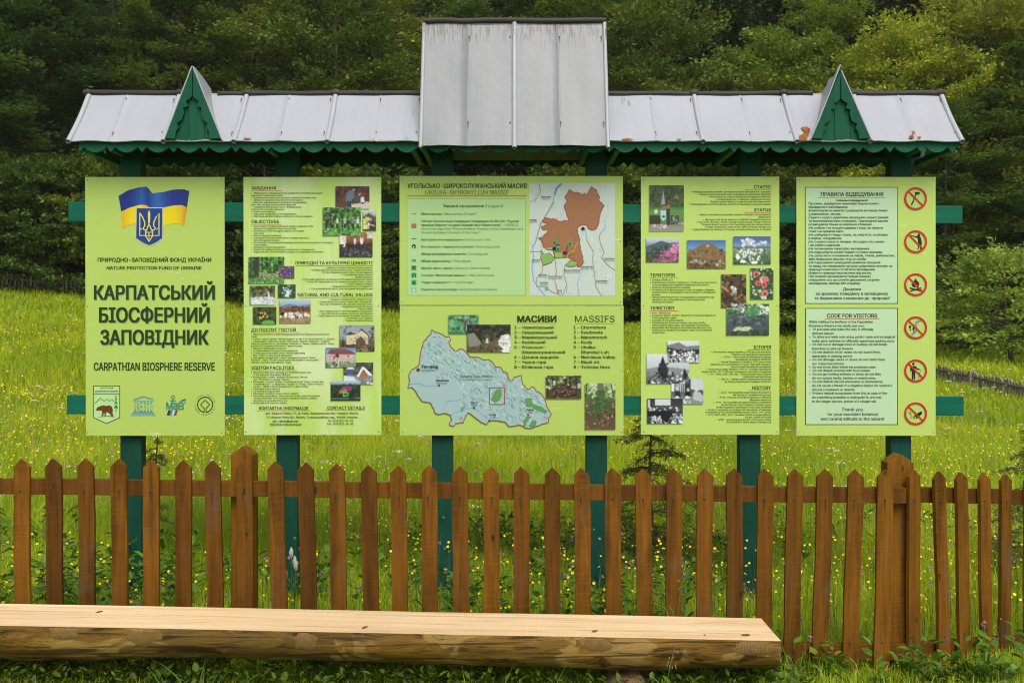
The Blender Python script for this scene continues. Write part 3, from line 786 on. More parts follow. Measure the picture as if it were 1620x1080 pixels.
def photo(par, t, x0, y0, x1, y1, ops, label, seed=0, lay=3):
    p0 = t(x0, y0); p1 = t(x1, y1); wm, hm = p1[0]-p0[0], p0[1]-p1[1]
    w_ = max(16, int(wm/.0034)); h = max(16, int(hm/.0034))
    V, U = np.meshgrid((np.arange(h)+.5)/h, (np.arange(w_)+.5)/w_, indexing='ij')
    im = np.zeros((h, w_, 3)); r = np.random.default_rng(seed+11)
    L = lambda c: np.array(srgb(c))
    for op in ops:
        k = op[0]
        if k == 'g':                       # vertical gradient
            st = op[1]; vv = [s_[0] for s_ in st]; cc = np.array([L(s_[1]) for s_ in st])
            for ch in range(3): im[..., ch] = np.interp(V, vv, cc[:, ch])
        elif k == 'p': im[inpoly(op[2], U, V)] = L(op[1])
        elif k == 'e':
            _, c, cx, cy, rx, ry = op; im[((U-cx)/rx)**2+((V-cy)/ry)**2 < 1] = L(c)
        elif k == 'd':                     # scattered dabs
            _, cols, n, (a, b, c_, d), rad = op; asp = w_/h
            for _ in range(int(n*1.8)):
                cx, cy = a+(c_-a)*r.random(), b+(d-b)*r.random(); q = rad*r.uniform(.25, .95)
                im[((U-cx)*asp/q)**2+((V-cy)/q/r.uniform(.6, 1.3))**2 < 1] = L(cols[r.integers(len(cols))])
        elif k == 'n':                     # tone variation of the print
            _, amp, cells = op; im *= (1+amp*(vnoise(h, w_, cells, seed+int(cells))-.5)*2)[..., None]
        elif k == 'l':                     # stroke
            _, c, pts, wd = op
            for (ax, ay), (bx, by) in zip(pts[:-1], pts[1:]):
                d = np.array([bx-ax, by-ay]); q = np.clip(((U-ax)*d[0]+(V-ay)*d[1])/(d@d+1e-9), 0, 1)
                im[np.hypot(U-ax-q*d[0], (V-ay-q*d[1])*h/w_) < wd] = L(c)
    for _ in range(1):
        pd = np.pad(im, ((1, 1), (1, 1), (0, 0)), 'edge'); im = (pd[:-2, 1:-1]+pd[2:, 1:-1]+pd[1:-1, :-2]+pd[1:-1, 2:]+2*im)/6
    lu = im.mean(2, keepdims=True); im = lu+(im-lu)*.82
    im = np.clip(.84*im*(1+.16*(r.random((h, w_, 1))-.5)), 0, .9)
    gx = np.linspace(p0[0], p1[0], w_+1); gz = np.linspace(p0[1], p1[1], h+1)
    GX, GZ = np.meshgrid(gx, gz); y = BY-.0006*lay
    v = np.stack([GX, np.full_like(GX, y), GZ], -1).reshape(-1, 3)
    i = np.arange(h)[:, None]*(w_+1)+np.arange(w_)[None]
    q = np.stack([i, i+w_+1, i+w_+2, i+1], -1).reshape(-1, 4)
    o = np_mesh('printed_photo', v, [(q, 0)], M_print, par, im.reshape(-1, 3)); o['label'] = label
    return o
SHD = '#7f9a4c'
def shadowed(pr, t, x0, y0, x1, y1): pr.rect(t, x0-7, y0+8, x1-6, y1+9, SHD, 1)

# ============ board 1: title board
e = board('leftmost lime green board with the blue and yellow flag and the large reserve title', 134.5, 355, 280, 689, M_b1, skew=1.2)
pr = Print(); t = T(CA); dk = '#1d3a0c'
pr.text(t, 'ПРИРОДНО-ЗАПОВІДНИЙ ФОНД УКРАЇНИ', 178, 1102, 741, 32, .018, dk)
pr.text(t, 'NATURE PROTECTION FUND OF UKRAINE', 252, 1024, 803, 25, .018, dk)
def big(tt, b, x0, x1, base, cap, bo):
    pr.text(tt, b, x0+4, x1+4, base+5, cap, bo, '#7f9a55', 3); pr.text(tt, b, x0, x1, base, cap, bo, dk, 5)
big(t, 'КАРПАТСЬКИЙ', 148, 1132, 1047, 114, .025)
t = T(CB); big(t, 'БІОСФЕРНИЙ', 173, 995, 185, 108, .025); big(t, 'ЗАПОВІДНИК', 183, 988, 350, 106, .025)
pr.text(t, 'CARPATHIAN BIOSPHERE RESERVE', 134, 1034, 543, 57, .022, dk)
pr.build('lettering', e)
fl = Print(); t = T(CA); BL, YE = '#15308a', '#e8c808'
def band(top, bot, c, lay, n=27):
    def at(p, u):
        i = min(int(u*(len(p)-1)), len(p)-2); f = u*(len(p)-1)-i; g = f*f*(3-2*f)*.35+f*.65
        return (p[i][0]+(p[i+1][0]-p[i][0])*f, p[i][1]+(p[i+1][1]-p[i][1])*g)
    for i in range(n):
        u0, u1 = i/n, (i+1)/n; k = (u0+u1)/2*(len(c)-1); j = int(k); f = k-j
        A, B = c[j], c[min(j+1, len(c)-1)]
        hx = '#'+''.join('%02x' % int(int(A[q:q+2], 16)*(1-f)+int(B[q:q+2], 16)*f) for q in (1, 3, 5))
        fl.poly(t, [at(top, u0), at(bot, u0), at(bot, u1), at(top, u1)], hx, lay)
top = [(347, 206), (430, 158), (520, 135), (575, 130), (598, 152), (622, 184), (700, 176), (800, 154), (880, 152), (923, 166)]
mid = [(370, 333), (440, 301), (520, 279), (572, 280), (602, 300), (630, 306), (700, 303), (800, 283), (860, 280), (905, 298)]
bot = [(380, 472), (432, 440), (490, 426), (545, 422), (595, 428), (640, 446), (712, 447), (800, 430), (850, 430), (882, 450)]
band(top, mid, ['#142a80', '#152f8c', '#2a62b0', '#173492', '#1b50a4', '#2f6cb8', '#173492', '#1a2f88', '#1a2a7a'], 2)
band(mid, bot, ['#e0b010', '#ecd00c', '#f0d810', '#e09a10', '#f0d40c', '#f0d80c', '#ecd408', '#e4c408', '#e08c18'], 2)
for (a, b) in ((top, mid),): pass
sh = [(497, 307), (704, 307), (704, 548), (652, 585), (598, 607), (546, 585), (492, 548)]
fl.poly(t, [(490, 299), (711, 299), (711, 553), (656, 592), (598, 615), (541, 592), (485, 553)], '#c9c89a', 3); fl.poly(t, sh, '#10408c', 4)
TY = '#ecd858'; W = 9
fl.line(t, [(522, 345), (522, 528), (678, 528), (678, 345), (655, 378), (636, 420), (634, 450), (650, 470), (640, 482), (622, 486)], W, TY, 6)
fl.line(t, [(522, 345), (545, 378), (562, 420), (564, 450), (548, 470), (558, 482), (578, 486)], W, TY, 7)
fl.poly(t, [(598, 322), (608, 345), (606, 420), (598, 440), (590, 420), (588, 345)], TY, 8)
fl.line(t, [(598, 430), (584, 470), (570, 500), (572, 535), (598, 578), (624, 535), (628, 500), (612, 470), (598, 430)], W, TY, 9)
fl.line(t, [(572, 505), (590, 500), (598, 515), (606, 500), (626, 505)], 7, TY, 10); fl.line(t, [(598, 515), (598, 575)], 7, TY, 11)
fl.line(t, [(540, 480), (528, 470)], 8, TY, 10); fl.line(t, [(660, 480), (672, 470)], 8, TY, 10)
fl.build('flag_emblem', e, 'waving blue and yellow flag with a trident shield')
bs = Print(); CZ = (140, 600, 7.714); t = T(CZ); BR = '#3a2410'
bs.poly(t, [(58, 76), (386, 76), (386, 466), (222, 541), (58, 466)], BR, 2); bs.poly(t, [(66, 84), (378, 84), (378, 461), (222, 532), (66, 461)], '#b9dc98', 3)
bs.rect(t, 62, 170, 382, 178, BR, 4)
bs.text(t, 'КАРПАТСЬКИЙ', 145, 305, 112, 16, .02, '#4a4a2a'); bs.text(t, 'БІОСФЕРНИЙ ЗАПОВІДНИК', 80, 365, 152, 18, .02, '#4a4a2a')
bs.line(t, [(78, 292), (150, 228), (196, 268), (228, 236), (258, 268), (286, 242), (316, 272)], 9, '#1c7a34', 4)
for (yy, hw, hh) in ((180, 10, 40), (215, 18, 40), (255, 24, 45), (298, 28, 55)): bs.poly(t, [(338, yy), (338-hw, yy+hh), (338, yy+hh-10), (338+hw, yy+hh)], '#17802c', 5)
bs.rect(t, 333, 345, 343, 395, '#17802c', 4)
bs.poly(t, [(92, 372), (110, 340), (135, 328), (180, 314), (220, 322), (262, 314), (290, 335), (300, 375), (294, 405), (306, 440), (284, 446), (262, 418), (240, 398), (216, 400), (212, 440), (198, 440), (196, 400), (184, 415), (184, 442), (158, 442), (168, 412), (166, 382), (140, 376), (118, 380)], '#6a3a14', 5)
bs.poly(t, [(110, 460), (200, 444), (300, 446), (326, 458), (230, 452)], '#6a3a14', 4)
bs.build('reserve_crest', e, 'shield shaped crest with a brown bear under green mountains')
un = Print(); UB = '#3f93ae'; t = T(CZ)
un.line(t, [(545, 246), (670, 206), (794, 240)], 9, UB); un.line(t, [(570, 252), (670, 222), (770, 248)], 5, UB); un.rect(t, 545, 262, 796, 272, UB)
for i, c in enumerate('UNESCO'): un.text(t, c, 556+i*40, 580+i*40, 388, 112, .0, UB)
for i, (a, b) in enumerate(((545, 792), (535, 802), (525, 812), (513, 823))): un.rect(t, a, 393+i*14, b, 402+i*14, UB)
un.build('temple_emblem', e, 'blue temple emblem with lettered columns')
mb_ = Print(); MG = '#3f8a72'
mb_.text(t, 'M', 950, 1028, 366, 90, .02, MG); mb_.text(t, 'a', 1034, 1092, 366, 110, .02, MG, 5); mb_.text(t, 'B', 1098, 1166, 366, 90, .02, MG)
mb_.ring(t, 1032, 216, 14, 24, MG, 3, 20); mb_.line(t, [(1032, 236), (1032, 290)], 9, MG, 3); mb_.line(t, [(995, 258), (1070, 258)], 9, MG, 4)
for i, c in enumerate(('#1a2c60', '#3a8a86', '#c8d0c8', '#8a4030')): mb_.poly(t, [(955+i*29, 437), (984+i*29, 437), (1004+i*29, 375), (975+i*29, 375)], c, 3)
mb_.poly(t, [(1095, 266), (1190, 234), (1190, 246)], '#1a2c50', 3); mb_.poly(t, [(1110, 268), (1190, 247), (1190, 262), (1150, 268)], '#4a9a98', 4); mb_.poly(t, [(1165, 270), (1190, 263), (1188, 276)], '#c8d0c8', 5); mb_.poly(t, [(1165, 290), (1190, 276), (1186, 288)], '#8a3a2a', 4)
mb_.build('programme_emblem', e, 'green lettered emblem with a small striped flag')
wh = Print(); K = '#20280c'
wh.ring(t, 1424, 307, 86, 98, K, 2, 50, radians(100), radians(440)); wh.line(t, [(1412, 402), (1412, 350), (1367, 307), (1424, 250), (1481, 307), (1436, 350), (1436, 402)], 11, K, 3)
for i, c in enumerate('WORLD HERITAGE • PATRIMONIO MUNDIAL • '):
    a = -2.4+i*2*pi/38; x, y = 1424+116*cos(a), 307+116*sin(a)
    if c != ' ': wh.text(t, c, x-6, x+6, y, 12, .01, '#5c6a30', 3, a+pi/2)
wh.build('heritage_emblem', e, 'black ring emblem around a diamond')
RED = '#b8421c'
# ============ board 2: aims and facilities
e = board('pale mottled lime board with fourteen colour photos, second from the left', 385, 603, 280, 688, M_b2, skew=1)
pr = Print(); t = T(CC); h = '#23421a'
pr.text(t, 'ЗАВДАННЯ', 115, 310, 150, 23, .013, h); pr.rect(t, 115, 160, 362, 164, RED)
pr.lines(t, '''680|•  Збереження у природному стані унікальних та типових природних
368|комплексів Українських Карпат
630|•  Підтримання екологічного балансу у верхів'ях басейну Тиси
525|•  Здійснення фонового екологічного моніторингу
553|•  Вивчення навколишнього природного середовища,
468|його змін під дією антропогенних факторів
512|•  Поширення екологічних знань та формування
376|екологічної культури населення
303|•  Розвиток екотуризму
473|•  Підтримка традиційного господарювання
602|•  Реалізація демонстраційних проектів зі сталого розвитку''', 180, 18.4, 11.5, left=115)
pr.text(t, 'OBJECTIVES', 115, 333, 416, 24, .013, h); pr.rect(t, 115, 426, 350, 430, RED)
pr.lines(t, '''606|•  Conservation of unique and typical natural complexes of the
>470|Ukrainian Carpathians in their natural state
532|•  Maintenance of the ecological balance in the upper
>215|Tysa basin
350|•  Basic ecological monitoring
572|•  Investigation of environment and its changes caused by
>335|the anthropogenic factors
762|•  Dissemination of ecological knowledge and formation of population's ecological
>238|responsibility
385|•  Ecological tourism development
618|•  Support of traditional farming and other kinds of management
688|•  Implementation of demonstrative projects on sustainable development''', 443, 18.5, 11.5, left=115, ind=133)
pr.text(t, 'ПРИРОДНІ ТА КУЛЬТУРНІ ЦІННОСТІ', 465, 1078, 745, 25, .013, h); pr.rect(t, 468, 755, 1080, 759, RED)
pr.lines(t, '''690|•  Найбільші у Європі ділянки букових пралісів
580|•  Унікальні високогірні екосистеми, гори Говерла, Близниця,
675|Піп Іван Марамороський та інші гірські вершини
830|•  Географічний центр Європи
920|•  Долина нарцисів
508|•  1200 видів хребетних та близько 15 000 видів безхребетних тварин
540|•  Понад 200 видів рідкісних та ендемічних видів рослин і тварин
860|•  Стоянки первісної людини
740|•  Традиційне полонинське господарство
575|•  Гуцульський фольклор та пам'ятки дерев'яної архітектури''', 772, 18.5, 11.5, right=1078)
pr.text(t, 'NATURAL AND CULTURAL VALUES', 483, 1078, 998, 25, .013, h); pr.rect(t, 487, 1006, 1080, 1010, RED)
pr.lines(t, '''732|•  European greatest beech primeval forests
640|•  Unique alpine ecosystems, Hoverla Mt., Blyznytsi Mt.,
658|Pop-Ivan of Maramures Mt. and other mountain peaks
822|•  Geographical Center of Europe
952|•  Narcissi Valley
633|•  1200 vertebrate and 15 000 invertebrate animal species
654|•  Over 200 rare and endemic animal and plant species
633|•  Hutsul folklore and monuments of wooden architecture
861|•  Prehistoric men's stations
845|•  Traditional highland farming''', 1024, 18.6, 11.5, right=1078)
t = T(CD)
pr.text(t, 'ДО ПОСЛУГ ГОСТЕЙ', 108, 447, 235, 24, .013, h); pr.rect(t, 108, 241, 478, 245, RED)
pr.lines(t, '''705|•  Музей екології гір та історії природокористування в Українських Карпатах (м.
152|Рахів)
740|•  Еколого-освітні центри: "Музей нарцису" (м. Хуст) та "Центр Європи" (с. Ділове)
706|•  Інформаційно-туристичні центри: «Високогір'я Карпат» (підніжжя г. Говерла),
740|«Карпатська форель» (с. Костилівка), «Кевелів» (с. Кваси), «Букові праліси – об'єкт
494|Всесвітньої спадщини ЮНЕСКО» (с. Мала Уголька)
370|•  Мережа інформаційних пунктів
460|•  16 облаштованих екотуристичних маршрутів
518|•  Стаціонарні рекреаційні зони та місця відпочинку
416|•  Міні-готелі та кімнати для приїжджих
600|•  Друковані інформаційні та відео-матеріали (журнал "Зелені
628|Карпати", газета "Вісник Карпатського біосферного заповідника",
408|буклети, листівки, відеофільми тощо)''', 258, 17.75, 11, left=108)
pr.text(t, 'VISITOR FACILITIES', 108, 432, 523, 24, .013, h); pr.rect(t, 108, 530, 453, 534, RED)
pr.lines(t, '''563|•  Museum of Mountains Ecology and Traditional Nature Use
>405|in the Ukrainian Carpathians (Rakhiv)
533|•  Ecoeducation centers "Museum of Narcissus" (Khust)
>397|and "The Center of Europe" (Dilove)
662|•  Information-Touristic Centers: "Vysokohirya Karpat" (foot of Hoverla Mt.),
>655|"Carpathian trout" (v. Kostylivka), "Keveliv" (v. Kvasy), "Beech Primeval
>540|Forests – UNESCO World Heritage Site" (v. Mala Uholka)
327|•  Information points network
327|•  16 marked ecological trails
468|•  Permanent recreation zones and rest stations
632|•  Information publications, video clips and movies: Green Carpathians
>608|Journal, Newsletter of the Carpathian Biosphere Reserve, leaflets,
>383|brochures, ecoeducation films, etc.
380|•  Small hotel and rooms for visitors''', 547, 17.8, 11, left=108, ind=126)
pr.text(t, 'КОНТАКТНА ІНФОРМАЦІЯ', 168, 541, 828, 22, .013, h); pr.rect(t, 152, 834, 557, 838, RED)
pr.text(t, 'CONTACT DETAILS', 686, 970, 826, 23, .013, h); pr.rect(t, 668, 832, 968, 836, RED)
for b, x0, x1, y in (('вул. Красне Плесо, 77, м. Рахів, Закарпатська обл., Україна, 90600', 218, 920, 863), ('77, Krasne Pleso Str., Rakhiv, Transcarpathian reg., 90600, Ukraine', 222, 916, 893),
                     ('cbr-rakhiv@ukr.net', 270, 466, 922), ('http://cbr.nature.org.ua', 252, 489, 946), ('Tel. (03132)2-21-93', 690, 880, 920), ('Fax: (03132)2-26-32', 686, 884, 943)):
    pr.text(t, b, x0, x1, y, 14.5, .015, '#23421a')
pr.rect(t, 270, 925, 466, 927, '#23421a'); pr.rect(t, 252, 949, 489, 951, '#23421a')
FOR = [('#2a5a1c'), ('#4f9a34'), ('#6cbc48'), ('#1d3a12')]
forest_ops = [('g', [(0, '#5aa53c'), (.5, '#2f6a22'), (1, '#58a040')]), ('d', FOR, 130, (0, 0, 1, .75), .07), ('d', ['#4c9a38', '#7cc458', '#2a5a20'], 60, (0, .75, 1, 1), .05)]
def trunks(xs, c='#33301c', y1=.8): return [('l', c, [(x, 0), (x+.01, y1)], .012) for x in xs]
def people(xs, y, cols, s=.2):
    o = []
    for i, x in enumerate(xs):
        c = cols[i % len(cols)]
        o += [('e', c, x, y, .035, s*.55), ('l', '#26262a', [(x-.012, y+s*.4), (x-.015, y+s*1.1)], .014), ('l', '#26262a', [(x+.012, y+s*.4), (x+.018, y+s*1.1)], .014), ('e', '#c08a6a', x, y-s*.68, .018, s*.14)]
    return o
P2 = [
 (CC, 784, 125, 1053, 304, [('g', [(0, '#4a2418'), (.6, '#5c2c1a'), (1, '#6a4a38')]), ('d', ['#7a3a20', '#3a1c14', '#6b3a22'], 30, (0, 0, 1, .7), .12), ('p', '#d8c8bc', [(.30, .98), (.36, .84), (.95, .68), (1, .72), (1, 1), (.3, 1)]),
   ('p', '#5c7a96', [(.30, .65), (.33, .30), (.42, .16), (.54, .18), (.56, .45), (.48, .62), (.5, .8), (.34, .8)]), ('p', '#2d3a4c', [(.32, .65), (.48, .65), (.46, .95), (.34, .95)]), ('e', '#c49a80', .54, .12, .045, .08), ('e', '#24201c', .54, .07, .04, .05),
   ('p', '#3a5a4a', [(.56, .7), (.58, .42), (.66, .38), (.74, .5), (.70, .72)]), ('e', '#c49a80', .70, .34, .04, .07), ('e', '#5c3a24', .69, .28, .04, .05), ('p', '#e8e8e4', [(.74, .74), (.74, .5), (.84, .45), (.85, .7)]), ('p', '#181818', [(.73, .73), (.86, .7), (.86, .76), (.74, .79)])], 'photo of two people bending over papers at a table'),
 (CC, 684, 293, 984, 517, forest_ops+trunks((.08, .2, .5, .66, .8))+people((.09, .24, .38, .58, .78, .92), .5, ('#2a3018', '#6a6a5c', '#c8d0c4', '#b8c0b8', '#7a8a9a', '#d0d4d0'))+[('n', .35, 18)], 'photo of a group of people standing in a green forest'),
 (CC, 1003, 322, 1106, 477, [('g', [(0, '#a8cce8'), (.2, '#8fb8d8'), (.3, '#58704a'), (1, '#3c6028')]), ('p', '#5c5a34', [(0, .3), (.45, .08), (1, .35), (1, .5), (0, .5)]), ('d', ['#e8e070', '#c8d060', '#f0f0c0'], 22, (0, .25, .45, .9), .07), ('p', '#26304c', [(.45, .95), (.5, .6), (.7, .48), (.95, .6), (.95, .98)]), ('e', '#7a3426', .66, .38, .17, .12), ('e', '#d8a488', .58, .42, .09, .08), ('l', '#d8a488', [(.85, .75), (.5, .68)], .05), ('n', .2, 10)], 'photo of a dark dressed person smelling yellow flowers'),
 (CC, 816, 490, 1078, 687, [('g', [(0, '#a86a34'), (.35, '#8a5028'), (.5, '#3c2418'), (1, '#20222a')]), ('p', '#e8d8c8', [(0, .1), (.2, .12), (.2, .6), (0, .6)]), ('p', '#d8d0cc', [(.82, 0), (1, 0), (1, .25), (.84, .25)]), ('e', '#e8e4e0', .46, .33, .035, .16), ('e', '#e8e4e0', .67, .32, .05, .17), ('e', '#9a6a50', .46, .22, .025, .04), ('e', '#9a6a50', .67, .2, .025, .04), ('d', ['#14161c', '#2a2a34', '#38404c', '#5c4030', '#1c2430'], 60, (0, .5, 1, 1), .09), ('d', ['#48665a', '#5c6a80'], 6, (0, .6, 1, .95), .08), ('n', .3, 14)], 'photo of a seated audience facing two speakers'),
 (CC, 93, 685, 376, 897, forest_ops+[('p', '#3a3a30', [(.15, 0), (.29, 0), (.3, .75), (.13, .8)])]+trunks((.06, .38, .52, .7, .88))+[('p', '#9aa070', [(.28, .58), (.95, .66), (.95, .78), (.3, .72)]), ('d', ['#7a7a54', '#aab084', '#54603a'], 24, (.2, .6, .95, .85), .04), ('n', .3, 16)], 'photo of a thick beech trunk and fallen logs in a green wood'),
 (CC, 331, 758, 456, 855, [('g', [(0, '#5c5238'), (1, '#6a5c40')]), ('d', ['#8a7c58', '#40361f', '#a09470'], 40, (0, 0, 1, 1), .09), ('e', '#3c1c6a', .36, .5, .2, .3), ('e', '#4a2480', .75, .5, .17, .32), ('d', ['#5a2c98', '#2c144c', '#6a44a8'], 24, (.2, .25, .9, .8), .1), ('e', '#d84a30', .4, .52, .05, .08), ('e', '#d88a40', .76, .6, .04, .07)], 'photo of two purple crocus flowers'),
 (CC, 104, 915, 303, 1066, [('g', [(0, '#2e3a18'), (.3, '#4a5a28'), (.5, '#8a7a48'), (1, '#9aa4a8')]), ('d', ['#6a7a38', '#28341a', '#a08a48'], 40, (0, 0, 1, .6), .09), ('p', '#d4dce0', [(.04, .62), (.4, .58), (.9, .6), (1, .7), (1, 1), (.05, .95)]), ('d', ['#f0f4f4', '#b0bcc4', '#98a4ac'], 26, (.05, .62, 1, 1), .06), ('p', '#dce4e8', [(.72, .3), (.76, .3), (.78, .7), (.7, .7)]), ('n', .15, 14)], 'photo of a white stream below a mossy bank'),
 (CC, 328, 905, 466, 1010, [('g', [(0, '#2c4a24'), (1, '#3a5c2a')]), ('d', ['#1f3a1c', '#4a6c34'], 30, (0, 0, 1, 1), .1), ('p', '#dce8ec', [(.35, .9), (.5, .6), (.2, .3), (.52, .55), (.55, .15), (.62, .55), (.85, .3), (.66, .64), (.6, .95)]), ('d', ['#a8c0dc', '#e8f0f4', '#7894c0'], 16, (.25, .05, .8, .7), .06)], 'photo of a white pointed flower on dark green leaves'),
 (CD, 124, 50, 299, 181, [('g', [(0, '#223818'), (1, '#2c4a1a')]), ('d', ['#3f6a24', '#16240f', '#54482c'], 50, (0, 0, 1, 1), .12), ('e', '#5ab83c', .65, .95, .28, .18), ('p', '#14140c', [(.25, .35), (.5, .3), (.66, .6), (.6, .72), (.4, .55), (.28, .52)]), ('d', ['#e8c820', '#f0d838'], 9, (.28, .3, .66, .7), .055)], 'photo of a black and yellow salamander on moss'),
 (CC, 338, 1024, 585, 1212, [('g', [(0, '#b4d0e4'), (.2, '#8fb4d4'), (.33, '#7a9ab8'), (.4, '#9a7a54'), (1, '#a08458')]), ('p', '#6a8098', [(0, .3), (.3, .18), (.6, .26), (1, .2), (1, .42), (0, .42)]), ('d', ['#7a3c1c', '#8a4a24', '#5c3018'], 40, (0, .33, 1, .5), .08), ('d', ['#e0d8c8', '#c8bca8', '#f0ece0', '#28241e'], 30, (.05, .58, .95, .78), .09), ('d', ['#8a7048', '#b09868'], 30, (0, .8, 1, 1), .06)], 'photo of a flock of sheep on an autumn pasture'),
 (CD, 780, 188, 1044, 386, [('g', [(0, '#8aa0b4'), (.5, '#a8b0b0'), (.6, '#6a5c40'), (1, '#5c4c34')]), ('d', ['#6a7480', '#9aa8b4'], 40, (0, 0, .4, .5), .06), ('p', '#4c3a24', [(.18, .36), (.28, .26), (.5, .34), (.62, .12), (.82, .34), (.86, .5), (.16, .5)]), ('p', '#d8cca8', [(.18, .4), (.5, .34), (.62, .2), (.8, .38), (.82, .72), (.2, .74)]), ('d', ['#4a4230', '#5c5240'], 16, (.22, .42, .78, .68), .03), ('p', '#6a5030', [(.46, .58), (.6, .42), (.74, .6), (.74, .8), (.48, .8)]), ('p', '#2a3820', [(.06, .8), (.1, .44), (.14, .8)]), ('p', '#8a7c64', [(.45, .98), (.6, .78), (.75, .78), (.85, 1)]), ('d', ['#4c3c28', '#6c5a38', '#38301e'], 30, (0, .75, 1, 1), .07), ('d', ['#5c4c3c'], 20, (.85, .1, 1, .6), .05)], 'photo of a white hotel with a steep brown roof'),
 (CD, 676, 359, 903, 508, [('g', [(0, '#4a7ab0'), (.2, '#88b0d4'), (.5, '#a8c0c8'), (1, '#6a8a50')]), ('p', '#8a4a44', [(.02, .3), (.15, .08), (.6, .05), (.92, .2), (1, .34), (.6, .36), (.2, .34)]), ('p', '#d8a8a4', [(.06, .34), (.95, .34), (.95, .75), (.06, .7)]), ('d', ['#3c5a90', '#c8d0d8'], 12, (.1, .4, .95, .6), .06), ('p', '#5c2c24', [(.28, .5), (.38, .22), (.46, .5)]), ('p', '#d8d0cc', [(.16, 1), (.34, .5), (.46, .5), (.42, 1)]), ('l', '#b03a34', [(.24, 1), (.38, .5)], .012), ('l', '#46405c', [(.33, 1), (.42, .5)], .01), ('d', ['#3a6a34', '#8aa070', '#5c8a48'], 30, (0, .72, 1, 1), .07)], 'photo of a pink museum house with a red roof and steps'),
 (CD, 810, 472, 1034, 638, [('g', [(0, '#3a3c38'), (.5, '#5c5c54'), (.6, '#8a8c90'), (1, '#70747a')]), ('d', ['#2a2c28', '#4c4a44', '#6a665c'], 40, (0, 0, 1, .6), .1), ('p', '#b86a28', [(.5, .65), (.62, .3), (.82, .62), (.8, .68), (.5, .68)]), ('p', '#eceef0', [(.44, .64), (.62, .2), (.7, .2), (1, .6), (.86, .6), (.66, .3), (.52, .64)]), ('p', '#2c5ca8', [(.14, .3), (.34, .3), (.34, .56), (.14, .56)]), ('p', '#e4e8ec', [(.08, .3), (.24, .12), (.38, .3)]), ('p', '#dce0e4', [(0, .6), (.35, .66), (.5, .9), (0, 1)]), ('d', ['#e8ecee', '#9aa0a8'], 14, (.4, .7, 1, 1), .06)], 'photo of a wooden house under snow'),
 (CD, 714, 611, 938, 760, [('g', [(0, '#a8c4dc'), (.12, '#98b4c8'), (.22, '#1f3424'), (1, '#22301c')]), ('d', ['#16281c', '#28402a', '#34502c'], 60, (0, .18, 1, .8), .09), ('p', '#8a3470', [(.3, .5), (.42, .28), (.72, .28), (.68, .52)]), ('p', '#b8743a', [(.28, .52), (.5, .38), (.56, .62), (.28, .64)]), ('p', '#34d040', [(.4, .56), (.6, .56), (.6, .78), (.4, .8)]), ('p', '#1c5a24', [(.44, .64), (.55, .62), (.55, .74), (.44, .74)]), ('p', '#3c4444', [(0, .88), (1, .86), (1, .93), (0, .95)]), ('l', '#8a9498', [(0, .9), (1, .88)], .008), ('e', '#4cc0d0', .7, .12, .02, .05)], 'photo of a purple roofed hut with a bright green sign'),
]
for i, (c, x0, y0, x1, y1, ops, lb) in enumerate(P2):
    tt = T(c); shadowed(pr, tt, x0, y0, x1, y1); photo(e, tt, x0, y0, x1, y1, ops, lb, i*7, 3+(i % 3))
pr.build('lettering', e)

# ============ boards 3: the two middle sheets
e = board('upper middle lime board with the map legend and the brown massif on a grey map', 632, 985.5, 278.5, 482.6, M_b1)
pr = Print(); t = T(CE)
pr.text(t, 'УГОЛЬСЬКО-ШИРОКОЛУЖАНСЬКИЙ МАСИВ', 108, 935, 121, 31, .018, '#1f3a10'); pr.text(t, 'UHOLKA-SHYROKYI LUH MASSIF', 232, 810, 166, 31, 0, '#1f3a10')
pr.rect(t, 105, 173, 935, 179, '#c2501e')
pr.rect(t, 103, 193, 927, 865, '#86a860', 1); pr.rect(t, 106, 196, 924, 862, '#aed492', 2)
G1 = '#35502a'; G2 = '#4a6a40'
pr.text(t, 'Умовні позначення /', 355, 660, 255, 21, .016, G1); pr.text(t, 'Legend', 668, 768, 255, 21, .004, G2)
for y, ua, a, b, en, c, d in ((307, 'Межі масиву', 204, 348, '/ Boundaries of massif', 354, 586), (358, 'Об\'єкт Всесвітньої природної спадщини ЮНЕСКО "Букові', 204, 880, '', 0, 0),
        (384, 'праліси Карпат та давні букові ліси Німеччини"', 204, 757, '/ UNESCO', 764, 875), (410, '', 0, 0, 'World Heritage Site "Primeval Beech Forests of the Carpathians and', 204, 909),
        (436, '', 0, 0, 'the Ancient Beech Forests of Germany"', 204, 610), (485, 'Екотуристичні маршрути', 204, 494, '/ Ecotourism trails', 500, 684), (534, 'Контрольно-перепускні пункти', 204, 562, '/ Checking points', 568, 746),
        (584, 'Місця розміщення наметів', 204, 510, '/ Camping site', 516, 665), (633, 'Місця відпочинку', 204, 407, '/ Rest places', 413, 547), (682, 'Музей, візит-центр', 204, 420, '/ Museum, Visitor centre', 426, 678),
        (732, 'Печера "Молочний камінь"', 204, 517, '/ Milk Stone Cave', 523, 706), (781, '"Карстовий міст"', 204, 405, '/ "Karst Bridge"', 411, 568), (830, "Пам'ятки архітектури", 204, 451, '/ Architectural monuments', 457, 728)):
    if ua: pr.text(t, ua, a, b, y, 15.5, .014, G1)
    if en: pr.text(t, en, c, d, y, 15.5, .006, G2)
pr.rect(t, 135, 297, 170, 301, RED, 3); pr.rect(t, 135, 367, 170, 400, '#a66c46', 3); pr.rect(t, 135, 469, 170, 474, '#38506a', 3)
pr.poly(t, [(135, 523), (152, 507), (170, 523), (166, 523), (166, 538), (139, 538), (139, 523)], '#161a14', 3); pr.rect(t, 146, 522, 152, 538, '#d8e0d0', 4); pr.rect(t, 156, 524, 162, 531, '#d8e0d0', 4)
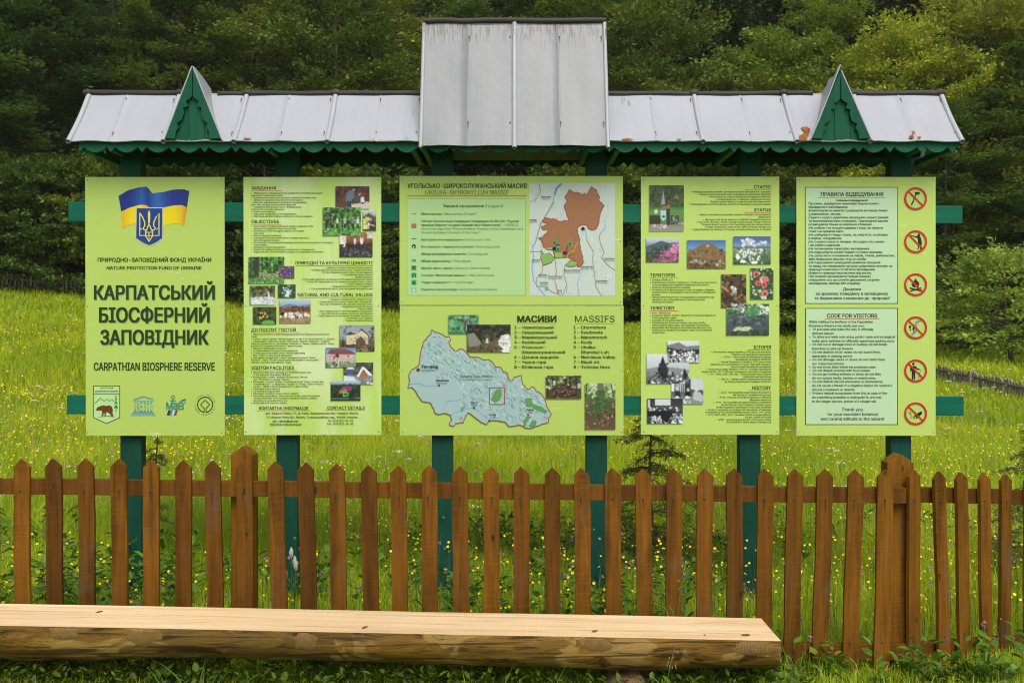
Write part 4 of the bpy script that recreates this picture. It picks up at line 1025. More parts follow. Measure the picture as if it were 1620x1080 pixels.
pr.poly(t, [(141, 583), (152, 564), (163, 583)], '#c8d0cc', 3); pr.line(t, [(137, 615), (152, 622), (168, 615)], 5, '#1c2418', 3); pr.line(t, [(140, 632), (152, 620), (165, 632)], 5, '#1c2418', 4)
for k, y in enumerate((657, 707, 757, 807)): pr.rect(t, 135, y, 170, y+34, '#3fa86a' if k < 3 else '#7cc8a0', 3)
for k in range(3): pr.rect(t, 142+k*8, 668, 147+k*8, 684, '#123020', 4)
pr.rect(t, 140, 663, 166, 667, '#123020', 4); pr.line(t, [(140, 736), (146, 718), (153, 714), (160, 718), (166, 736)], 5, '#123020', 4)
pr.poly(t, [(140, 786), (152, 762), (166, 786)], '#123020', 4); pr.poly(t, [(150, 786), (154, 776), (160, 786)], '#3fa86a', 5); pr.poly(t, [(145, 836), (152, 812), (160, 836)], '#d0e8d8', 4)
pr.build('lettering', e)
mp = Print(); mp.rect(t, 952, 87, 1545, 866, '#c6d2cc', 1)
r = random.Random(4)
for k in range(150):        # printed relief of the map
    x, y = r.uniform(965, 1520), r.uniform(95, 850); a = r.uniform(.5, 1.2); L = r.uniform(8, 26)
    mp.line(t, [(x, y), (min(1543, x+L*cos(a)), min(864, y+L*sin(a))), (min(1543, x+1.6*L*cos(a+.5)), min(864, y+1.6*L*sin(a+.5)))], r.uniform(2, 5), r.choice(['#e2ebe6', '#a9bab8', '#b6c6c2']), 2+k*.004)
RIV = [[(1175, 90), (1145, 118), (1128, 160), (1116, 215), (1090, 268), (1042, 350), (1012, 430), (1000, 480), (975, 530), (982, 600), (970, 680), (982, 760), (1030, 830), (1062, 865)], [(1010, 90), (1028, 115), (1000, 170), (985, 200), (955, 217)],
       [(1190, 390), (1165, 440), (1140, 480)], [(1300, 722), (1285, 780), (1298, 864)], [(1475, 340), (1478, 395), (1450, 425)], [(1205, 864), (1215, 800)], [(1340, 400), (1350, 480), (1388, 545)], [(1280, 180), (1330, 230), (1350, 330)]]
for k, q in enumerate(RIV): mp.line(t, q, 7 if k in (0,) else 4, '#6fb4dc' if k < 7 else '#98683c', 3.2+(1.5 if k > 6 else 0))
mp.line(t, [(1172, 92), (1140, 125), (1126, 168)], 15, '#3f9fd4', 3.4)
ROAD = [[(1130, 610), (1140, 700), (1128, 760), (1150, 850)], [(1200, 650), (1190, 720), (1212, 790), (1180, 864)], [(1350, 480), (1395, 560), (1390, 620), (1405, 720), (1412, 800), (1450, 864)], [(1450, 425), (1436, 455), (1445, 510), (1472, 570), (1450, 600), (1492, 650), (1544, 690)],
        [(1125, 215), (1075, 300), (1030, 360), (1005, 460), (990, 510)], [(955, 560), (1040, 560)], [(1045, 650), (1040, 700), (1000, 745), (1000, 800), (1060, 800), (1110, 840), (1170, 860)], [(985, 220), (1030, 150), (1022, 90)]]
for k, q in enumerate(ROAD): mp.line(t, q, 5, '#a8946c', 3.6)
BRP = [(1230, 128), (1250, 148), (1290, 152), (1312, 165), (1322, 172), (1330, 155), (1345, 165), (1360, 150), (1375, 118), (1385, 115), (1395, 125), (1415, 130), (1420, 150), (1440, 180), (1430, 205), (1450, 225), (1470, 245), (1450, 275), (1440, 300), (1432, 350), (1425, 385), (1400, 415), (1365, 400), (1350, 380), (1330, 372), (1300, 385), (1282, 400), (1285, 430), (1300, 470), (1305, 540), (1315, 580), (1328, 630), (1310, 660), (1290, 668), (1280, 630), (1220, 600), (1170, 600), (1125, 605), (1120, 560), (1100, 540), (1045, 530), (1040, 490), (1015, 470), (1045, 460), (1070, 430), (1080, 410), (1040, 410), (1035, 390), (1070, 375), (1085, 365), (1035, 350), (1060, 325), (1100, 338), (1130, 335), (1160, 352), (1225, 345), (1205, 280), (1190, 240), (1215, 215), (1200, 180), (1215, 160)]
def rough(p, amp, seed):
    rr = random.Random(seed); o = []
    for i in range(len(p)):
        a, b = Vector(p[i]), Vector(p[(i+1) % len(p)]); n = max(1, int((b-a).length/14))
        for k in range(n): o.append(tuple(a.lerp(b, k/n)+Vector((rr.uniform(-amp, amp), rr.uniform(-amp, amp)))))
    return o
BRR = rough(BRP, 4, 3)
mp.poly(t, BRR, '#a06e4a', 4)
for k in range(90):
    x, y = r.uniform(1050, 1440), r.uniform(140, 640); a = r.uniform(.5, 1.2); L = r.uniform(6, 16)
    if inpoly(BRP, np.array([[x, x+1.6*L*cos(a), x-20, x+30]]), np.array([[y, y+1.6*L*sin(a), y-12, y+20]])).all(): mp.line(t, [(x, y), (x+L*cos(a-.2), y+L*sin(a-.2)), (x+1.6*L*cos(a), y+1.6*L*sin(a))], r.uniform(2, 5), r.choice(['#966440', '#ab7a56', '#91603e']), 4.1+k*.004)
if True:
    mp.line(t, BRR, 5, '#a2401c', 4.6, True)
for k, g in enumerate(([(1035, 545), (1055, 580), (1090, 570), (1125, 605), (1105, 635), (1050, 655), (1030, 610)], [(1125, 565), (1180, 560), (1185, 600), (1128, 605)], [(1200, 655), (1235, 620), (1285, 630), (1275, 660), (1230, 665)], [(1060, 535), (1110, 525), (1112, 548), (1075, 545)], [(1228, 590), (1262, 545), (1268, 560), (1240, 585)])):
    mp.poly(t, g, '#7fb45c', 5+.2*k); mp.line(t, g, 4, '#a2401c', 6.2, True)
mp.line(t, [(1210, 600), (1225, 572), (1262, 552), (1278, 510), (1295, 490)], 5, '#e0a030', 6.5); mp.line(t, [(1245, 420), (1262, 450), (1275, 490)], 4, '#7a6484', 6.3); mp.line(t, [(1220, 520), (1208, 545), (1215, 560), (1205, 585)], 6, '#43305c', 6.6); mp.line(t, [(1165, 512), (1140, 512), (1130, 540)], 6, '#1c3050', 6.7)
for (x, y) in ((1128, 495), (1232, 503), (1150, 540)): mp.rect(t, x-13, y-14, x+13, y+14, '#3fa86a', 7); mp.poly(t, [(x-9, y+10), (x, y-9), (x+9, y+10)], '#123020', 7.5)
for (x, y) in ((1124, 538), (1198, 567), (1323, 400)): mp.poly(t, [(x-13, y), (x, y-12), (x+13, y), (x+10, y+12), (x-10, y+12)], '#15130f', 8)
mp.poly(t, [(1072, 798), (1058, 806), (1062, 824), (1072, 830), (1082, 824), (1084, 806)], '#5cb498', 7)
for x, y, a, b in ((1067, 185, 'Вільшани', 'Vilshany'), (978, 345, 'Забрідь', 'Zabrid'), (996, 622, 'Драгово', 'Drahovo'), (1048, 725, 'Кричово', 'Krychovo'), (1132, 735, 'Мала Уголька', 'Mala Uholka'), (1248, 693, 'Велика Уголька', 'Velyka Uholka'), (1350, 669, 'Широкий Луг', 'Shyrokyi Luh'),
                   (1505, 612, 'Тарасівка', 'Tarasivka'), (1452, 765, 'Новоселиця', 'Novoselytsia'), (1055, 778, 'Колодне', 'Kolodne'), (1162, 832, 'Угля', 'Uhlia')):
    hw = len(a)*4.0; mp.text(t, a, x-hw, x+hw, y, 8, .03, '#3a4038', 9); mp.text(t, b, x-hw, x+hw, y+14, 8, .0, '#4a5048', 9)
mp.build('massif_map', e, 'grey printed map with the brown massif area')

e = board('lower middle lime board with the blue grey region map and the lists of massifs', 632.5, 986.5, 483.8, 688.5, M_b1)
pr = Print(); t = T(CF)
pr.text(t, 'МАСИВИ', 867, 1140, 150, 43, .035, '#1f3a10'); pr.rect(t, 867, 158, 1139, 162, '#c2701e'); pr.text(t, 'MASSIFS', 1268, 1543, 150, 43, 0, '#1f3a10'); pr.rect(t, 1268, 159, 1541, 163, '#c2701e')
for i, (a, x0, x1) in enumerate((('1 – Чорногірський', 848, 1120), ('2 – Свидовецький', 848, 1120), ('3 – Марамороський', 848, 1142), ('4 – Кузійський', 848, 1063), ('5 – Угольсько-', 848, 1065), ('Широколужанський', 900, 1200), ('6 – Долина нарцисів', 848, 1155), ('7 – Чорна гора', 848, 1067), ('8 – Юлівська гора', 848, 1117))):
    pr.text(t, a, x0, x1, 197+34.2*i, 20, .016, '#1f3a10')
for i, (a, x0, x1) in enumerate((('1 – Chornohora', 1258, 1481), ('2 – Svydovets', 1258, 1460), ('3 – Maramorosh', 1258, 1490), ('4 – Kuziy', 1258, 1389), ('5 – Uholka-', 1258, 1421), ('Shyrokyi Luh', 1310, 1501), ('6 – Narcissus Valley', 1258, 1548), ('7 – Black mt.', 1258, 1442), ('8 – Yulivska Hora', 1258, 1508))):
    pr.text(t, a, x0, x1, 197+34.2*i, 20, .016, '#1f3a10')
rm = Print()
RG = [(278, 200), (300, 220), (320, 225), (350, 235), (380, 255), (400, 250), (408, 270), (395, 290), (410, 320), (440, 352), (480, 335), (500, 340), (520, 370), (550, 392), (590, 390), (630, 410), (670, 408), (700, 430), (720, 460), (755, 465), (770, 490), (800, 505), (815, 555), (835, 555), (850, 530), (895, 518), (900, 545), (905, 580), (930, 610), (950, 618), (965, 595), (985, 602), (1000, 625), (1040, 650), (1062, 690), (1070, 730), (1105, 790), (1085, 815), (1085, 845), (1040, 855), (1000, 870), (960, 885), (920, 880), (890, 860), (860, 865), (810, 872), (790, 845), (760, 835), (720, 830), (676, 832), (655, 858), (620, 845), (590, 820), (560, 795), (530, 775), (510, 800), (495, 845), (440, 850), (430, 868), (405, 865), (398, 850), (415, 830), (405, 795), (370, 780), (330, 790), (300, 780), (290, 750), (265, 705), (210, 700), (180, 660), (160, 620), (135, 600), (112, 605), (120, 560), (118, 510), (140, 480), (180, 455), (195, 430), (195, 380), (205, 330), (220, 290), (245, 255), (265, 240)]
RGR = rough(RG, 2.5, 8)
rm.poly(t, [(x-6, y+9) for x, y in RGR], '#86a24c', 1); rm.poly(t, RGR, '#a2bfbd', 2)
U_, V_ = np.array([0.]), np.array([0.])
r = random.Random(12)
def inside(x, y, p): return bool(inpoly(p, np.array([[x]]), np.array([[y]]))[0, 0])
k = 0
while k < 620:              # printed hill shading: ridges all over the mountains, none on the plain
    x, y = r.uniform(200, 1080), r.uniform(215, 865)
    if x < 470 and y > 560 or x < 300 and y > 470 or (x < 640 and y > 720): continue
    a = r.uniform(.55, 1.15); L = r.uniform(6, 24); q = (x+1.5*L*cos(a), y+1.5*L*sin(a))
    if not (inside(x, y, RG) and inside(*q, RG)): continue
    rm.line(t, [(x, y), (x+L*cos(a-.3), y+L*sin(a-.3)), q], r.uniform(3, 7), r.choice(['#82a09c', '#bcd6d2', '#94b2ae', '#7a9894', '#c6dedb']), 3+k*.0012); k += 1
for q in ([(120, 582), (190, 572), (225, 592), (320, 590)], [(245, 300), (262, 345), (250, 400), (360, 440)], [(465, 345), (490, 390), (475, 470), (480, 510), (400, 540)], [(560, 590), (540, 650), (460, 690), (380, 695), (360, 755)], [(690, 560), (660, 650), (560, 740), (480, 760), (400, 795)], [(570, 742), (640, 800), (676, 830)], [(820, 600), (826, 680), (770, 760), (730, 835)], [(700, 430), (715, 500)], [(960, 650), (985, 640)], [(1080, 800), (1062, 840)]):
    rm.line(t, q, 5, '#7cb8d4', 4)
rm.line(t, RGR, 6, '#9a5a28', 5, True)
for g in ([(720, 620), (745, 610), (765, 640), (755, 680), (715, 705), (690, 690), (700, 655)], [(920, 680), (975, 675), (970, 715), (1030, 735), (1082, 770), (1060, 780), (1000, 760), (960, 735), (925, 735)], [(945, 865), (975, 825), (1002, 832), (1000, 862), (970, 885)], [(905, 870), (925, 805), (965, 800), (930, 845), (925, 875)], [(475, 745), (495, 740), (490, 765), (475, 765)]):
    rm.poly(t, rough(g, 4, int(g[0][0])), '#569c54', 5.5)
rm.frame(t, 674, 601, 783, 721, 5, '#b04028', 6)
for x, y, R_ in ((182, 480, 12), (326, 588, 7), (568, 743, 8), (676, 831, 7), (943, 792, 7)): rm.ell(t, x, y, R_, R_, '#40101c', 7, 16); rm.ell(t, x, y, R_*.65, R_*.65, '#a02050', 7.5, 12)
for x, y in ((500, 735), (618, 728), (480, 814), (918, 835), (952, 712), (720, 680)): rm.ring(t, x, y, 6, 9, '#c07070', 7, 16)
rm.text(t, 'Ужгород', 203, 320, 468, 21, .02, '#1c2430', 8); rm.text(t, 'Uzhgorod', 203, 294, 490, 15, 0, '#4a5860', 8); rm.text(t, 'Мукачеве', 308, 395, 560, 14, .02, '#1c2430', 8); rm.text(t, 'Mukacheve', 310, 386, 578, 12, 0, '#4a5860', 8)
rm.text(t, 'Закарпатська область', 474, 700, 532, 18, .01, '#1c7a4c', 8); rm.text(t, 'Transcarpathian region', 484, 690, 553, 14, 0, '#3a9a7c', 8)
for a, b, x, y in (('Хуст', 'Khust', 572, 712), ('Тячів', 'Tiachiv', 697, 798), ('Рахів', 'Rakhiv', 957, 763)): rm.text(t, a, x-24, x+24, y, 14, .02, '#1c2430', 8); rm.text(t, b, x-20, x+20, y+17, 12, 0, '#3c4850', 8)
rm.build('region_map', e, 'blue grey relief map of the region with a brown border')
P3 = [
 (CF, 393, 101, 601, 232, [('g', [(0, '#3a8a4c'), (.5, '#48a060'), (1, '#2f7a44')]), ('d', ['#2a6a3c', '#5cb478', '#78b890'], 40, (0, 0, 1, 1), .12), ('l', '#5a4058', [(.74, 0), (.68, .25), (.7, .55), (.68, .82), (.6, .92), (.52, .8), (.56, .5), (.48, .3), (.3, .24)], .038), ('l', '#a88ca0', [(.70, .05), (.66, .3), (.69, .6)], .014), ('e', '#5a4a38', .31, .25, .045, .07)], 'photo of a curled brown snake on green'),
 (CF, 521, 168, 822, 360, [('g', [(0, '#2a3016'), (.4, '#3a3c22'), (.6, '#6a6040'), (1, '#5c5034')]), ('d', ['#1c2010', '#3c4426', '#54543a', '#12140a'], 50, (0, 0, 1, .55), .11), ('p', '#24281a', [(.05, .2), (.3, .25), (.38, .75), (.1, .7)]), ('p', '#8a8878', [(.0, .35), (.16, .3), (.3, .6), (.36, .75), (.05, .8)]), ('p', '#e4e6e2', [(.72, .7), (.78, .4), (.95, .34), (1, .45), (1, .98), (.88, .95)]), ('d', ['#f4f6f4', '#a8aca4', '#c8ccc4'], 18, (.75, .42, 1, .98), .07), ('p', '#cfe4ec', [(.43, .66), (.45, .5), (.48, .5), (.49, .66)]), ('d', ['#5c5232', '#786c48', '#463c24'], 40, (0, .75, .8, 1), .07)], 'photo of a grey cave with white rocks'),
 (CF, 1066, 521, 1312, 682, [('g', [(0, '#5a6c3c'), (.5, '#4a4028'), (1, '#5c4428')]), ('d', ['#c8d0a8', '#8a9a5c', '#2a2c16', '#3c4a24'], 60, (0, 0, 1, .55), .08), ('l', '#2c2618', [(.05, 0), (.06, .9)], .012), ('l', '#2c2618', [(.18, 0), (.2, .8)], .012), ('l', '#38301e', [(.85, 0), (.86, .9)], .015), ('l', '#30281a', [(.68, 0), (.66, .7)], .01), ('p', '#38261a', [(.2, .95), (.42, .4), (.55, .3), (.72, .55), (.9, .9)]), ('d', ['#5c3c24', '#7a5a3a', '#2a1a10', '#8a7050'], 50, (.2, .4, .85, .98), .06)], 'photo of a fallen uprooted tree in a wood'),
 (CF, 1338, 573, 1548, 894, [('g', [(0, '#a8c47c'), (.25, '#5c7a3c'), (.5, '#54442c'), (1, '#6a4c34')]), ('d', ['#c8dca0', '#4a6a30', '#88ac5c'], 50, (0, 0, 1, .3), .05), ('d', ['#7a5438', '#9a7050', '#3c2818', '#b08c68'], 90, (0, .4, 1, 1), .03), ('p', '#6a7060', [(.4, 0), (.62, 0), (.62, .2), (.4, .2)]), ('p', '#3f6428', [(.4, .15), (.62, .15), (.72, .4), (.92, .62), (.84, .66), (.58, .45), (.54, .6), (.72, .82), (.6, .8), (.46, .58), (.38, .75), (.22, .92), (.2, .84), (.34, .62), (.06, .62), (.04, .56), (.3, .44)]), ('d', ['#56803a', '#2c4a1c'], 40, (.3, .2, .7, .6), .025), ('l', '#2c2a1c', [(.85, 0), (.95, .3)], .02), ('l', '#2c2a1c', [(.05, .0), (.02, .3)], .02)], 'tall photo of mossy beech roots'),
]
for i, (c, x0, y0, x1, y1, ops, lb) in enumerate(P3):
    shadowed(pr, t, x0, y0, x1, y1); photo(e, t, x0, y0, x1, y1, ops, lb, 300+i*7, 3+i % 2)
pr.build('lettering', e)

# ============ board 4: status, territory, history
e = board('lime board with the status and history texts and four black and white photos', 1014, 1233, 279.5, 687.5, M_b4)
pr = Print(); t = T(CG)
pr.text(t, 'СТАТУС', 943, 1077, 142, 25, .013, h); pr.rect(t, 864, 152, 1078, 156, RED)
pr.lines(t, '''443|•  Природоохоронна науково-дослідна установа міжнародного значення
492|•  Входить до міжнародної мережі біосферних резерватів ЮНЕСКО
578|•  Включений до Списку Всесвітньої спадщини ЮНЕСКО
640|у складі українсько-словацько-німецького об'єкту
595|"Букові праліси Карпат та давні букові ліси Німеччини"
428|•  Підпорядковується Міністерству екології та природних ресурсів України''', 170, 19.6, 11.8, right=1077)
pr.text(t, 'STATUS', 945, 1077, 324, 25, .013, h); pr.rect(t, 869, 334, 1078, 338, RED)
pr.lines(t, '''498|•  Nature protection and scientific research institution of international
978|significance
538|•  Belongs to the World Network of UNESCO Biosphere Reserves
485|•  Part of the Ukrainian-Slovak-German World Natural Heritage Property
523|"Primeval Beech Forests of the Carpathians and the Ancient Beech
558|Forests of Germany" listed to the UNESCO World Heritage List
445|•  Subordinated to the Ministry of Ecology and natural Resources of Ukraine''', 351, 19.6, 11.8, right=1077)
pr.text(t, 'ТЕРИТОРІЯ', 117, 313, 842, 25, .013, h); pr.rect(t, 117, 852, 340, 856, RED)
pr.lines(t, '''297|•  Складає 58035,8 га
648|•  Розташована в межах Рахівського, Тячівського, Хустського
>582|та Виноградівського районів Закарпатської області
434|•  Включає 8 відокремлених масивів
630|•  Поділяється на функціональні зони: заповідну, буферну,
>640|антропогенних ландшафтів та регульованого заповідного
>198|режиму
628|•  Представляє біологічне та ландшафтне різноманіття від
>552|передгір'я до субальпійської та альпійської зон
>302|Українських Карпат''', 869, 19.5, 11.8, left=117, ind=133)
t = T(CH)
pr.text(t, 'TERRITORY', 112, 300, 69, 24, .013, h); pr.rect(t, 112, 78, 327, 82, RED)
pr.lines(t, '''268|•  Area – 58035,8 ha
610|•  Located in Rakhiv, Tiachiv, Khust and Vynohradiv districts of
>312|Transcarpathian region
367|•  Consists of 8 isolated massifs
537|•  Subdivided into functional zones: core zone, buffer,
>567|anthropogenic landscapes and regulated conservation.
578|•  Represents high biological and landscape diversity from
>582|foothill up to subalpine and alpine zones of the Ukrainian
>223|Carpathians''', 96, 18.6, 11.3, left=112, ind=128)
pr.text(t, 'ІСТОРІЯ', 898, 1030, 366, 24, .013, h); pr.rect(t, 851, 374, 1030, 378, RED)
pr.lines(t, '''578|•  Постановою Уряду України в 1968 році організовано
733|Карпатський державний заповідник
653|•  1992 р. – включений до міжнародної мережі
762|біосферних резерватів ЮНЕСКО
632|•  Указом Президента України в 1993 році на базі
572|Карпатського заповідника та інших територій утворено
728|Карпатський біосферний заповідник
535|•  Постановою Уряду України (1990 р.), Указами Президента
502|України (1993, 1997, 2010 рр.) розширено територію заповідника
546|•  1997, 2002, 2007, 2012 рр. – нагороджений Радою Європи
820|Європейським дипломом
633|•  2007 р. – букові праліси заповідника включені
678|до Списку Всесвітньої спадщини ЮНЕСКО''', 392, 18.75, 11.3, right=1031)
pr.text(t, 'HISTORY', 888, 1030, 674, 24, .013, h); pr.rect(t, 862, 681, 1030, 685, RED)
pr.lines(t, '''630|•  1968 – the Carpathian State Reserve founded by
742|the Decree of Ukrainian Government
624|•  1992 – included to the World Network of UNESCO
873|Biosphere Reserves
592|•  1993 – the Carpathian Biosphere Reserve established
655|by the Decree of the President of Ukraine based
615|on the Carpathian State Reserve and other territories
533|•  Territory extensions according to the Resolution of Ukrainian
533|Government (1990) and Presidential Decrees (1993, 1997, 2010)
535|•  1997, 2002, 2007, 2012 – awarded with the European Diploma
838|by the Council of Europe
618|•  2007 – primeval beech forests of the reserve listed
694|to the UNESCO World Natural Heritage List''', 699, 18.75, 11.3, right=1031)
BWd = ['#1a1c20', '#3a3e42', '#8a9096', '#dde2e6', '#5c6268']
